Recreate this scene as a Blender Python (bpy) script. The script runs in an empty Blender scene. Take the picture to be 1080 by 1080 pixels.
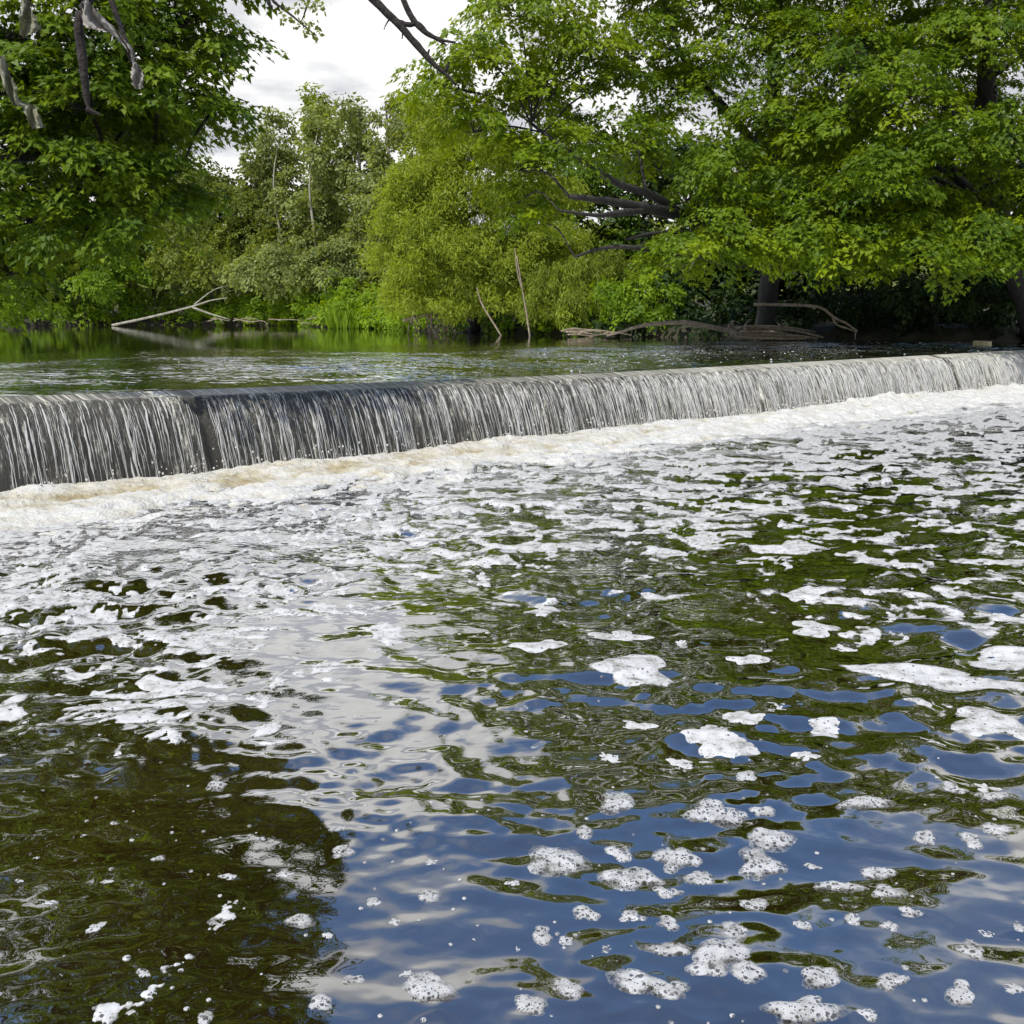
import bpy, math
import numpy as np

# ------------------------------------------------------------------ camera, sky, sun, exposure
scene = bpy.context.scene
C = scene.collection
F, HOR, HC = 1083.0, 331.0, 1.8            # focal length in photo pixels, horizon row, eye height over the pool
TH = math.atan((540 - HOR) / F)
cam = bpy.data.cameras.new('camera')
cam.angle = 2 * math.atan(540 / F)
cam.clip_end = 3000
co = bpy.data.objects.new('camera', cam)
C.objects.link(co)
co.location = (0, 0, HC)
co.rotation_euler = (math.pi / 2 - TH, 0, 0)
scene.camera = co

SUN_EL, SUN_AZ = math.radians(60), math.atan2(-0.68, -0.73)      # azimuth from +Y towards +X
sdir = np.array([math.sin(SUN_AZ) * math.cos(SUN_EL), math.cos(SUN_AZ) * math.cos(SUN_EL), math.sin(SUN_EL)])
sun = bpy.data.lights.new('sun', 'SUN')
sun.energy, sun.angle, sun.color = 4.2, math.radians(0.5), (1.0, 0.95, 0.86)
so = bpy.data.objects.new('sun', sun)
C.objects.link(so)
so.location = (0, 0, 60)
from mathutils import Vector
so.rotation_euler = Vector(sdir).to_track_quat('Z', 'Y').to_euler()

world = bpy.data.worlds.new('World')
scene.world = world
world.use_nodes = True
nt = world.node_tree
nt.nodes.clear()


def node(nt, kind, ins=None, **props):
    n = nt.nodes.new(kind)
    for k, v in props.items():
        setattr(n, k, v)
    for k, v in (ins or {}).items():
        if isinstance(v, bpy.types.NodeSocket):
            nt.links.new(v, n.inputs[k])
        else:
            n.inputs[k].default_value = v
    return n


def math_n(nt, op, a, b=0.0, c=0.0, clamp=False):
    n = node(nt, 'ShaderNodeMath', {0: a, 1: b, 2: c}, operation=op, use_clamp=clamp)
    return n.outputs[0]


def maprange(nt, v, a, b, c=0.0, d=1.0, smooth=True):
    n = node(nt, 'ShaderNodeMapRange', {0: v, 1: a, 2: b, 3: c, 4: d},
             interpolation_type='SMOOTHSTEP' if smooth else 'LINEAR')
    return n.outputs[0]


def mixc(nt, f, a, b):
    n = nt.nodes.new('ShaderNodeMix')
    n.data_type = 'RGBA'
    for i, v in ((0, f), (6, a), (7, b)):
        if isinstance(v, bpy.types.NodeSocket):
            nt.links.new(v, n.inputs[i])
        elif i == 0:
            n.inputs[0].default_value = v
        else:
            n.inputs[i].default_value = (*v, 1)
    return n.outputs[2]


sky = node(nt, 'ShaderNodeTexSky', sky_type='NISHITA', sun_disc=False, sun_elevation=SUN_EL,
           sun_rotation=SUN_AZ % (2 * math.pi), air_density=1.0, dust_density=0.2, ozone_density=4.0)
tc = node(nt, 'ShaderNodeTexCoord')
sep = node(nt, 'ShaderNodeSeparateXYZ', {0: tc.outputs['Generated']})
zz = math_n(nt, 'ADD', math_n(nt, 'MAXIMUM', sep.outputs[2], 0.0), 0.16)
cx = math_n(nt, 'DIVIDE', sep.outputs[0], zz)
cy = math_n(nt, 'DIVIDE', sep.outputs[1], zz)
cv = node(nt, 'ShaderNodeCombineXYZ', {0: cx, 1: cy, 2: 3.7})
cn = node(nt, 'ShaderNodeTexNoise', {'Vector': cv.outputs[0], 'Scale': 0.85, 'Detail': 8.0, 'Roughness': 0.56, 'Distortion': 0.25})
cover = math_n(nt, 'ADD', cn.outputs[0], maprange(nt, sep.outputs[2], 0.29, 0.58, 0.34, -0.035))
cmask = maprange(nt, cover, 0.50, 0.68)
cn2 = node(nt, 'ShaderNodeTexNoise', {'Vector': cv.outputs[0], 'Scale': 2.1, 'Detail': 6.0, 'Roughness': 0.55})
cshade = maprange(nt, cn2.outputs[0], 0.36, 0.60)
ccol = mixc(nt, cshade, (4.1, 4.25, 4.6), (7.6, 7.55, 7.4))
skyc = node(nt, 'ShaderNodeMix', data_type='RGBA', blend_type='MULTIPLY')
skyc.inputs[0].default_value = 1.0
nt.links.new(sky.outputs[0], skyc.inputs[6])
skyc.inputs[7].default_value = (1.10, 1.27, 1.36, 1)
bg = node(nt, 'ShaderNodeBackground', {'Color': mixc(nt, cmask, skyc.outputs[2], ccol), 'Strength': 0.115})
wo = node(nt, 'ShaderNodeOutputWorld', {'Surface': bg.outputs[0]})

scene.view_settings.view_transform = 'Standard'
scene.view_settings.look = 'None'
scene.view_settings.exposure = 0.4
scene.view_settings.gamma = 1.0
scene.view_settings.use_curve_mapping = False
scene.render.engine = 'CYCLES'
scene.cycles.max_bounces = 8
scene.cycles.transparent_max_bounces = 12
scene.cycles.use_denoising = True

rng = np.random.default_rng(7)


# ------------------------------------------------------------------ places
def ray(px, py):
    u, v = (px - 540) / F, (540 - py) / F
    return np.array([u, math.cos(TH) + v * math.sin(TH), -math.sin(TH) + v * math.cos(TH)])


def at(px, py, Y):
    """point seen at a photo position, Y metres ahead of the photographer"""
    d = ray(px, py)
    return d * (Y / d[1]) + np.array([0, 0, HC])


def onplane(px, py, z):
    d = ray(px, py)
    return d * ((z - HC) / d[2]) + np.array([0, 0, HC])


# ------------------------------------------------------------------ noise
def _h(i, j, s):
    n = (i.astype(np.int64) * 374761393 + j.astype(np.int64) * 668265263 + s * 974634777) & 0x7fffffff
    n = ((n ^ (n >> 13)) * 1274126177) & 0x7fffffff
    return (n ^ (n >> 16)) & 0xffff


def noise2(x, y, s=0):
    x = np.asarray(x, float)
    y = np.asarray(y, float)
    xi, yi = np.floor(x), np.floor(y)
    fx, fy = x - xi, y - yi
    u, v = fx ** 3 * (fx * (fx * 6 - 15) + 10), fy ** 3 * (fy * (fy * 6 - 15) + 10)

    def g(a, b):
        t = _h(xi + a, yi + b, s) * (2 * math.pi / 65536)
        return np.cos(t) * (fx - a) + np.sin(t) * (fy - b)
    a = g(0, 0) * (1 - u) + g(1, 0) * u
    b = g(0, 1) * (1 - u) + g(1, 1) * u
    return (a * (1 - v) + b * v) * 1.45


def fbm(x, y, o=4, s=0, gain=0.5, lac=2.03):
    r, a, t = 0, 1.0, 0
    for k in range(o):
        r = r + a * noise2(x, y, s + k * 17)
        t += a
        a *= gain
        x, y = x * lac + 3.1, y * lac - 1.7
    return r / t ** 0.5 / 1.1


def sst(x, a, b):
    t = np.clip((x - a) / (b - a), 0, 1)
    return t * t * (3 - 2 * t)


# ------------------------------------------------------------------ mesh helpers
def mesh_np(name, V, faces, mat=None, parent=None, smooth=True, fattr=None, vattr=None, link=True):
    """V (n,3); faces: one (m,k) array or a list of such arrays"""
    if isinstance(faces, np.ndarray):
        faces = [faces]
    me = bpy.data.meshes.new(name)
    V = np.asarray(V, np.float32)
    me.vertices.add(len(V))
    me.vertices.foreach_set('co', V.ravel())
    li = np.concatenate([f.ravel() for f in faces]).astype(np.int32)
    ct = np.concatenate([np.full(len(f), f.shape[1]) for f in faces])
    st = np.concatenate([[0], np.cumsum(ct)[:-1]]).astype(np.int32)
    me.loops.add(len(li))
    me.loops.foreach_set('vertex_index', li)
    me.polygons.add(len(ct))
    me.polygons.foreach_set('loop_start', st)
    me.polygons.foreach_set('use_smooth', np.full(len(ct), smooth))
    for dom, d in (('FACE', fattr), ('POINT', vattr)):
        for k, v in (d or {}).items():
            a = me.attributes.new(k, 'FLOAT', dom)
            a.data.foreach_set('value', np.asarray(v, np.float32))
    me.update(calc_edges=True)
    if mat:
        me.materials.append(mat)
    o = bpy.data.objects.new(name, me)
    if link:
        C.objects.link(o)
    if parent:
        o.parent = parent
    return o


def tag(o, label=None, cat=None, group=None, kind=None):
    for k, v in (('label', label), ('category', cat), ('group', group), ('kind', kind)):
        if v:
            o[k] = v
    return o


def empty(name, loc, label, cat, group=None):
    o = bpy.data.objects.new(name, None)
    o.location = loc
    C.objects.link(o)
    return tag(o, label, cat, group)


def grid_faces(nr, nc):
    i = np.arange(nr - 1)[:, None] * nc + np.arange(nc - 1)[None]
    return np.stack([i, i + 1, i + nc + 1, i + nc], -1).reshape(-1, 4)


def smooth_path(P, n=4):
    """Catmull-Rom through rows of P"""
    P = np.asarray(P, float)
    Q = np.vstack([2 * P[0] - P[1], P, 2 * P[-1] - P[-2]])
    out = []
    for i in range(1, len(Q) - 2):
        for k in range(n):
            t = k / n
            a, b, c, d = Q[i - 1], Q[i], Q[i + 1], Q[i + 2]
            out.append(.5 * (2 * b + (c - a) * t + (2 * a - 5 * b + 4 * c - d) * t * t + (3 * b - a - 3 * c + d) * t ** 3))
    out.append(P[-1])
    return np.array(out)


class Tubes:
    """collects tapered tubes"""
    def __init__(self):
        self.V, self.Fq, self.Ft, self.n = [], [], [], 0

    def add(self, P, R, k=6, wob=0.0):
        P = np.asarray(P, float)
        m = len(P)
        R = np.broadcast_to(np.asarray(R, float), (m,))
        T = np.gradient(P, axis=0)
        T /= np.linalg.norm(T, axis=1)[:, None] + 1e-9
        up = np.where(np.abs(T[:, 2:3]) > .9, [[1., 0, 0]], [[0, 0, 1.]])
        A = np.cross(T, up)
        A /= np.linalg.norm(A, axis=1)[:, None] + 1e-9
        B = np.cross(A, T)
        ang = np.arange(k) * 2 * math.pi / k
        rr = R[:, None] * (1 + wob * rng.normal(size=(m, k)))
        V = P[:, None] + rr[..., None] * (A[:, None] * np.cos(ang)[None, :, None] + B[:, None] * np.sin(ang)[None, :, None])
        i = np.arange(m - 1)[:, None] * k + np.arange(k)[None]
        j = np.arange(m - 1)[:, None] * k + (np.arange(k)[None] + 1) % k
        self.Fq.append((np.stack([i, j, j + k, i + k], -1).reshape(-1, 4)) + self.n)
        e = np.arange(k)
        z = np.zeros(k - 2, int)
        self.Ft.append(np.stack([z, e[2:], e[1:-1]], -1) + self.n)
        self.Ft.append(np.stack([z, e[1:-1], e[2:]], -1) + self.n + (m - 1) * k)
        self.V.append(V.reshape(-1, 3))
        self.n += m * k

    def build(self, name, mat, parent=None, origin=(0, 0, 0)):
        V = np.vstack(self.V) - np.asarray(origin)
        return mesh_np(name, V, [np.vstack(self.Fq), np.vstack(self.Ft)], mat, parent)


# ------------------------------------------------------------------ materials
def mat(name):
    m = bpy.data.materials.new(name)
    m.use_nodes = True
    m.node_tree.nodes.clear()
    return m, m.node_tree


def out(nt, sh):
    node(nt, 'ShaderNodeOutputMaterial', {'Surface': sh})


def ramp(nt, fac, stops):
    r = node(nt, 'ShaderNodeValToRGB', {0: fac})
    el = r.color_ramp.elements
    while len(el) < len(stops):
        el.new(0.5)
    for e, (p, c) in zip(el, stops):
        e.position = p
        e.color = (*c, 1)
    return r.outputs[0]


def leaf_mat(name, cols, trans=0.38, rough=0.5, spec=0.18):
    m, nt = mat(name)
    a = node(nt, 'ShaderNodeAttribute', attribute_name='tint')
    col = ramp(nt, a.outputs['Fac'], cols)
    p = node(nt, 'ShaderNodeBsdfPrincipled', {'Base Color': col, 'Roughness': rough, 'Specular IOR Level': spec})
    tcol = node(nt, 'ShaderNodeMix', data_type='RGBA', blend_type='MULTIPLY')
    tcol.inputs[0].default_value = 1.0
    nt.links.new(col, tcol.inputs[6])
    tcol.inputs[7].default_value = (2.0, 1.8, 0.35, 1)
    t = node(nt, 'ShaderNodeBsdfTranslucent', {'Color': tcol.outputs[2]})
    mx = node(nt, 'ShaderNodeMixShader', {0: trans, 1: p.outputs[0], 2: t.outputs[0]})
    out(nt, mx.outputs[0])
    return m


def bark_mat(name, c1, c2, sc=6.0, zs=0.25):
    m, nt = mat(name)
    g = node(nt, 'ShaderNodeNewGeometry')
    mp = node(nt, 'ShaderNodeMapping', {'Vector': g.outputs['Position'], 'Scale': (1, 1, zs)})
    n = node(nt, 'ShaderNodeTexNoise', {'Vector': mp.outputs[0], 'Scale': sc, 'Detail': 6.0, 'Roughness': 0.65})
    col = ramp(nt, n.outputs[0], [(0.35, c1), (0.65, c2)])
    b = node(nt, 'ShaderNodeBump', {'Height': n.outputs[0], 'Strength': 0.6, 'Distance': 0.03})
    p = node(nt, 'ShaderNodeBsdfPrincipled', {'Base Color': col, 'Roughness': 0.85, 'Normal': b.outputs[0]})
    out(nt, p.outputs[0])
    return m


M = {}
M['maple_leaf'] = leaf_mat('maple_leaf', [(0.0, (0.043, 0.086, 0.0060)), (0.5, (0.110, 0.174, 0.0060)), (1.0, (0.204, 0.270, 0.0072))])
M['dark_leaf'] = leaf_mat('dark_leaf', [(0.0, (0.036, 0.077, 0.0072)), (0.5, (0.094, 0.154, 0.0072)), (1.0, (0.174, 0.240, 0.0084))])
M['willow_leaf'] = leaf_mat('willow_leaf', [(0.0, (0.108, 0.150, 0.0192)), (0.5, (0.174, 0.228, 0.0264)), (1.0, (0.240, 0.300, 0.0288))])
M['ash_leaf'] = leaf_mat('ash_leaf', [(0.0, (0.120, 0.152, 0.045)), (0.5, (0.190, 0.232, 0.075)), (1.0, (0.250, 0.300, 0.080))])
M['scrub_leaf'] = leaf_mat('scrub_leaf', [(0.0, (0.084, 0.118, 0.0192)), (0.5, (0.142, 0.180, 0.0288)), (1.0, (0.216, 0.252, 0.0360))])
M['herb_leaf'] = leaf_mat('herb_leaf', [(0.0, (0.066, 0.126, 0.0084)), (0.5, (0.126, 0.210, 0.0108)), (0.93, (0.180, 0.270, 0.0120)), (1.0, (0.336, 0.300, 0.0180))])
M['shade_painted_leaf'] = leaf_mat('shade_painted_leaf', [(0.0, (0.012, 0.026, 0.005)), (0.5, (0.026, 0.050, 0.007)), (1.0, (0.050, 0.085, 0.009))], 0.2)  # near-black leaf colour with the shade under the maples painted in
M['bark'] = bark_mat('bark', (0.009, 0.0075, 0.006), (0.030, 0.026, 0.020))
M['pale_bark'] = bark_mat('pale_bark', (0.16, 0.145, 0.11), (0.33, 0.31, 0.25))
M['dead_wood'] = bark_mat('dead_wood', (0.13, 0.10, 0.07), (0.30, 0.245, 0.175), 9.0, 1.0)
M['near_bark'] = bark_mat('near_bark', (0.010, 0.007, 0.006), (0.042, 0.032, 0.027), 60.0, 1.0)


def water_mat(name, body, scale_lo, scale_hi, strength, dist=0.05):
    """murky river water: dark body, mirror-like skin that grows with the grazing angle, ripples"""
    m, nt = mat(name)
    g = node(nt, 'ShaderNodeNewGeometry')
    ch = node(nt, 'ShaderNodeAttribute', attribute_name='chop').outputs['Fac']
    mp = node(nt, 'ShaderNodeMapping', {'Vector': g.outputs['Position'], 'Rotation': (0, 0, 0.5), 'Scale': (1, 1.5, 1)})
    n1 = node(nt, 'ShaderNodeTexNoise', {'Vector': mp.outputs[0], 'Scale': scale_lo, 'Detail': 1.0, 'Roughness': 0.5, 'Distortion': 0.2})
    n2 = node(nt, 'ShaderNodeTexNoise', {'Vector': mp.outputs[0], 'Scale': scale_hi, 'Detail': 1.0, 'Roughness': 0.5, 'Distortion': 0.2})
    hgt = math_n(nt, 'ADD', n1.outputs[0], math_n(nt, 'MULTIPLY', n2.outputs[0], 0.32))
    st = math_n(nt, 'MULTIPLY', ch, strength, clamp=True)
    b = node(nt, 'ShaderNodeBump', {'Height': hgt, 'Strength': st, 'Distance': dist})
    cn = node(nt, 'ShaderNodeTexNoise', {'Vector': g.outputs['Position'], 'Scale': 0.7, 'Detail': 3.0})
    col = mixc(nt, maprange(nt, cn.outputs[0], 0.35, 0.65), body, tuple(c * 1.7 for c in body))
    p = node(nt, 'ShaderNodeBsdfPrincipled', {'Base Color': col, 'Roughness': 0.5, 'Specular IOR Level': 0.0, 'Normal': b.outputs[0]})
    gl = node(nt, 'ShaderNodeBsdfGlossy', {'Color': (0.97, 0.98, 1, 1), 'Roughness': 0.012, 'Normal': b.outputs[0]})
    fr = node(nt, 'ShaderNodeFresnel', {'IOR': 1.9, 'Normal': b.outputs[0]})
    fac = maprange(nt, fr.outputs[0], 0.112, 0.38, 0.32, 0.88, smooth=False)
    mx = node(nt, 'ShaderNodeMixShader', {0: fac, 1: p.outputs[0], 2: gl.outputs[0]})
    out(nt, mx.outputs[0])
    return m


M['pool_water'] = water_mat('pool_water', (0.012, 0.0075, 0.0018), 2.6, 11.0, 0.6)
M['up_water'] = water_mat('upstream_water', (0.012, 0.010, 0.004), 2.8, 8.0, 0.9, 0.13)


def foam_mat(name, dens=True, bubbles=60.0):
    """bubbly foam: pale bubble walls, larger bubbles open to the water below, thinner towards the rim"""
    m, nt = mat(name)
    g = node(nt, 'ShaderNodeNewGeometry')
    wob = node(nt, 'ShaderNodeTexNoise', {'Vector': g.outputs['Position'], 'Scale': 30.0, 'Detail': 2.0})
    pos = node(nt, 'ShaderNodeMix', data_type='RGBA')
    pos.inputs[0].default_value = 0.012
    nt.links.new(g.outputs['Position'], pos.inputs[6])
    nt.links.new(wob.outputs['Color'], pos.inputs[7])
    a = node(nt, 'ShaderNodeAttribute', attribute_name='dens').outputs['Fac']
    thin = maprange(nt, a, 0.0, 0.13 if dens else 0.45, 1.0, 0.0)
    solid = None
    for sc, lo, hi, k in ((bubbles, 0.10, 0.50, 0.04), (bubbles * 2.1, 0.04, 0.44, 0.06), (bubbles * 0.55, -0.22, 0.40, 0.02)) if not dens else ((bubbles, -0.10, 0.34, 0.10), (bubbles * 2.1, -0.12, 0.30, 0.12)):
        v = node(nt, 'ShaderNodeTexVoronoi', {'Vector': pos.outputs[2], 'Scale': sc, 'Randomness': 1.0})
        gate = node(nt, 'ShaderNodeSeparateColor', {0: v.outputs['Color']})
        r = math_n(nt, 'ADD', maprange(nt, gate.outputs[0], 0.25, 1.0, lo, hi, smooth=False), math_n(nt, 'MULTIPLY', thin, k))
        d = maprange(nt, math_n(nt, 'SUBTRACT', v.outputs['Distance'], r), -0.08, 0.05)
        solid = d if solid is None else math_n(nt, 'MULTIPLY', solid, d)
    ns = node(nt, 'ShaderNodeTexNoise', {'Vector': g.outputs['Position'], 'Scale': 14.0, 'Detail': 5.0, 'Roughness': 0.65})
    kk = 1.0 if dens else 0.80
    c = mixc(nt, maprange(nt, ns.outputs[0], 0.30, 0.66), tuple(q * kk for q in FOAM_LO), tuple(q * kk for q in FOAM_HI))
    b = node(nt, 'ShaderNodeBump', {'Height': math_n(nt, 'ADD', solid, ns.outputs[0]), 'Strength': 0.55, 'Distance': 0.006})
    p = node(nt, 'ShaderNodeBsdfPrincipled', {'Base Color': c, 'Roughness': 0.35, 'Normal': b.outputs[0], 'Specular IOR Level': 0.45})
    tr = node(nt, 'ShaderNodeBsdfTransparent')
    body = maprange(nt, math_n(nt, 'SUBTRACT', ns.outputs[0], math_n(nt, 'MULTIPLY', thin, 0.26)), 0.20, 0.50, 0.18, 1.0)
    al = math_n(nt, 'MULTIPLY', maprange(nt, solid, 0.0, 1.0, 0.16, 1.0, smooth=False), body, clamp=True)
    mx = node(nt, 'ShaderNodeMixShader', {0: al, 1: tr.outputs[0], 2: p.outputs[0]})
    out(nt, mx.outputs[0])
    return m


FOAM_LO, FOAM_HI = (0.37, 0.36, 0.335), (0.52, 0.52, 0.52)
M['foam'] = foam_mat('foam', True, 42.0)
M['clump_foam'] = foam_mat('clump_foam', False, 72.0)


def boil_mat():
    m, nt = mat('churned_foam')
    g = node(nt, 'ShaderNodeNewGeometry')
    a = node(nt, 'ShaderNodeAttribute', attribute_name='froth').outputs['Fac']
    n = node(nt, 'ShaderNodeTexNoise', {'Vector': g.outputs['Position'], 'Scale': 9.0, 'Detail': 6.0, 'Roughness': 0.6})
    f = math_n(nt, 'ADD', a, math_n(nt, 'MULTIPLY', math_n(nt, 'SUBTRACT', n.outputs[0], 0.5), 0.7))
    c = ramp(nt, f, [(0.0, (0.28, 0.21, 0.10)), (0.3, (0.38, 0.33, 0.22)), (0.55, (0.50, 0.475, 0.405)), (0.85, (0.55, 0.54, 0.51))])
    b = node(nt, 'ShaderNodeBump', {'Height': n.outputs[0], 'Strength': 0.9, 'Distance': 0.08})
    p = node(nt, 'ShaderNodeBsdfPrincipled', {'Base Color': c, 'Roughness': 0.45, 'Normal': b.outputs[0], 'Specular IOR Level': 0.3})
    out(nt, p.outputs[0])
    return m


M['boil'] = boil_mat()


def curtain_mat():
    m, nt = mat('falling_water')
    s = node(nt, 'ShaderNodeAttribute', attribute_name='along').outputs['Fac']
    d = node(nt, 'ShaderNodeAttribute', attribute_name='drop').outputs['Fac']
    w = node(nt, 'ShaderNodeAttribute', attribute_name='white').outputs['Fac']
    v = node(nt, 'ShaderNodeCombineXYZ', {0: s, 1: math_n(nt, 'MULTIPLY', d, 0.16), 2: 0.0})
    n1 = node(nt, 'ShaderNodeTexNoise', {'Vector': v.outputs[0], 'Scale': 24.0, 'Detail': 5.0, 'Roughness': 0.7, 'Distortion': 0.2})
    v2 = node(nt, 'ShaderNodeCombineXYZ', {0: s, 1: math_n(nt, 'MULTIPLY', d, 1.1), 2: 4.0})
    n2 = node(nt, 'ShaderNodeTexNoise', {'Vector': v2.outputs[0], 'Scale': 24.0, 'Detail': 5.0, 'Roughness': 0.7, 'Distortion': 0.6})
    n1s = math_n(nt, 'ADD', math_n(nt, 'MULTIPLY', math_n(nt, 'SUBTRACT', n1.outputs[0], 0.5), 1.6), 0.5)
    f = math_n(nt, 'ADD', math_n(nt, 'ADD', n1s, w), math_n(nt, 'MULTIPLY', math_n(nt, 'SUBTRACT', n2.outputs[0], 0.5), 0.45))
    c = ramp(nt, f, [(0.38, (0.040, 0.037, 0.029)), (0.50, (0.14, 0.132, 0.108)), (0.61, (0.42, 0.40, 0.335)), (0.74, (0.76, 0.735, 0.65))])
    b = node(nt, 'ShaderNodeBump', {'Height': f, 'Strength': 0.8, 'Distance': 0.03})
    p = node(nt, 'ShaderNodeBsdfPrincipled', {'Base Color': c, 'Roughness': 0.30, 'Normal': b.outputs[0], 'Specular IOR Level': 0.4})
    out(nt, p.outputs[0])
    return m


M['curtain'] = curtain_mat()


def simple(name, c, rough=0.8, n_scale=8.0, var=0.5, bump=0.4, dist=0.02):
    m, nt = mat(name)
    g = node(nt, 'ShaderNodeNewGeometry')
    n = node(nt, 'ShaderNodeTexNoise', {'Vector': g.outputs['Position'], 'Scale': n_scale, 'Detail': 6.0, 'Roughness': 0.6})
    col = ramp(nt, n.outputs[0], [(0.3, tuple(x * (1 - var) for x in c)), (0.7, tuple(min(1, x * (1 + var)) for x in c))])
    b = node(nt, 'ShaderNodeBump', {'Height': n.outputs[0], 'Strength': bump, 'Distance': dist})
    p = node(nt, 'ShaderNodeBsdfPrincipled', {'Base Color': col, 'Roughness': rough, 'Normal': b.outputs[0]})
    out(nt, p.outputs[0])
    return m


def rag_mat(name, c):
    m, nt = mat(name)
    g = node(nt, 'ShaderNodeNewGeometry')
    n = node(nt, 'ShaderNodeTexNoise', {'Vector': g.outputs['Position'], 'Scale': 26.0, 'Detail': 5.0})
    col = mixc(nt, n.outputs[0], tuple(x * 0.6 for x in c), tuple(min(1, x * 1.3) for x in c))
    p = node(nt, 'ShaderNodeBsdfPrincipled', {'Base Color': col, 'Roughness': 0.55})
    t = node(nt, 'ShaderNodeBsdfTranslucent', {'Color': col})
    mx = node(nt, 'ShaderNodeMixShader', {0: 0.45, 1: p.outputs[0], 2: t.outputs[0]})
    out(nt, mx.outputs[0])
    return m


M['ground'] = simple('ground', (0.026, 0.024, 0.012), 0.95, 1.5, 0.5, 0.6, 0.1)
M['wall'] = simple('wet_stone', (0.06, 0.058, 0.052), 0.4, 6.0, 0.5, 0.7, 0.05)
M['strand'] = rag_mat('white_water', (0.92, 0.89, 0.79))
M['slab'] = simple('pale_stone', (0.40, 0.35, 0.20), 0.9, 5.0, 0.25, 0.5, 0.03)
M['mud'] = simple('mud', (0.07, 0.052, 0.032), 0.9, 6.0, 0.5, 0.6, 0.04)


M['rag'] = rag_mat('plastic_film', (0.50, 0.47, 0.43))
M['lichen'] = rag_mat('tattered_film', (0.36, 0.36, 0.25))

# ------------------------------------------------------------------ weir line
BASE = [onplane(px, py, 0.05)[:2] for px, py in
        ((0, 521), (215, 499), (400, 479), (540, 463), (700, 447), (840, 432), (1000, 414), (1080, 406))]
BASE = np.array(BASE)
cfit = np.polyfit(BASE[:, 0], BASE[:, 1], 2)
wx = np.linspace(-16, 26, 400)
WDIR0 = np.array([1.0, 2 * cfit[0] * 4 + cfit[1]])
WDIR0 /= np.linalg.norm(WDIR0)
w_pts = np.stack([wx, np.polyval([cfit[0] * 0.6, cfit[1], cfit[2]], wx)], 1)
# use a straight weir: least squares line
lf = np.polyfit(BASE[:, 0], BASE[:, 1], 1)
WD = np.array([1.0, lf[0]])
WD /= np.linalg.norm(WD)
WN = np.array([WD[1], -WD[0]])                       # downstream
W0 = np.array([0.0, lf[1]]) - WN * 0.46              # lip line at s = 0


def ws(s, t):
    """weir coordinates: s along the lip, t downstream of it"""
    s, t = np.asarray(s), np.asarray(t)
    return W0[0] + WD[0] * s + WN[0] * t, W0[1] + WD[1] * s + WN[1] * t


def to_st(x, y):
    dx, dy = x - W0[0], y - W0[1]
    return dx * WD[0] + dy * WD[1], dx * WN[0] + dy * WN[1]


def crest_z(s):
    """lip height, a touch higher towards the near (left) end"""
    return 0.815 + 0.10 * sst(-np.asarray(s, float), -3.0, 9.0)


UPZ = 0.90


def up_z(s, t):
    return crest_z(s) + 0.045 + (UPZ - crest_z(s) - 0.045 + 0.02) * sst(-t, 0.4, 7.0)


# ------------------------------------------------------------------ ground sheet with the river cut into it
far = [onplane(px, py, UPZ)[:2] for px, py in
       ((0, 344.5), (100, 343.5), (190, 343.2), (300, 344), (390, 346.5), (440, 350), (520, 352.5), (600, 354.5), (700, 356.5),
        (800, 358.5), (940, 360), (1080, 361.5))]
RIV = np.array([(-7, 0.9), (-2, 1.0), (6, 0.9), (16, 1.2), (27, 6), (30, 20), (27, 36), (22, 38)] + [tuple(p) for p in far[::-1]] +
               [(-48, 74), (-40, 66), (-28, 46), (-19, 30), (-13, 17), (-10.3, 11), (-9, 5)])


def poly_sd(x, y, P):
    """signed distance, negative inside"""
    d = np.full(x.shape, 1e9)
    ins = np.zeros(x.shape, bool)
    for a, b in zip(P, np.roll(P, -1, 0)):
        e = b - a
        L = max(e @ e, 1e-9)
        t = np.clip(((x - a[0]) * e[0] + (y - a[1]) * e[1]) / L, 0, 1)
        d = np.minimum(d, np.hypot(x - a[0] - t * e[0], y - a[1] - t * e[1]))
        c = ((a[1] > y) != (b[1] > y))
        xi = (b[0] - a[0]) * (y - a[1]) / (b[1] - a[1] + 1e-12) + a[0]
        ins ^= c & (x < xi)
    return np.where(ins, -d, d)


def ground_z(x, y):
    sd = poly_sd(x, y, RIV)
    s, t = to_st(x, y)
    top = np.where(t < 1.0, 1.45, 0.32) + 0.0
    up = sst(-t, -3.0, 0.5)
    top = 0.30 + (1.35 - 0.30) * up
    z = -0.7 + (top + 0.7) * sst(sd, -0.5, 0.9)
    z = z + sst(sd, 1.0, 40.0) * 1.6 + np.where(sd > 0, 0.22 * fbm(x * .35, y * .35, 4, 5), 0) * sst(sd, 0.3, 2)
    return z


def axis(lo, hi, core_lo, core_hi, step, ncoarse):
    a = np.linspace(0, 1, ncoarse + 1)[1:] ** 2.5
    return np.concatenate([(core_lo - (core_lo - lo) * a)[::-1], np.arange(core_lo, core_hi, step), core_hi + (hi - core_hi) * a])


gx, gy = axis(-900, 900, -50, 34, 0.6, 24), axis(-700, 1200, -4, 100, 0.6, 24)
X, Y = np.meshgrid(gx, gy)
ground = mesh_np('ground', np.stack([X, Y, ground_z(X, Y)], -1).reshape(-1, 3), grid_faces(len(gy), len(gx)), M['ground'])
tag(ground, kind='structure')


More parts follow.
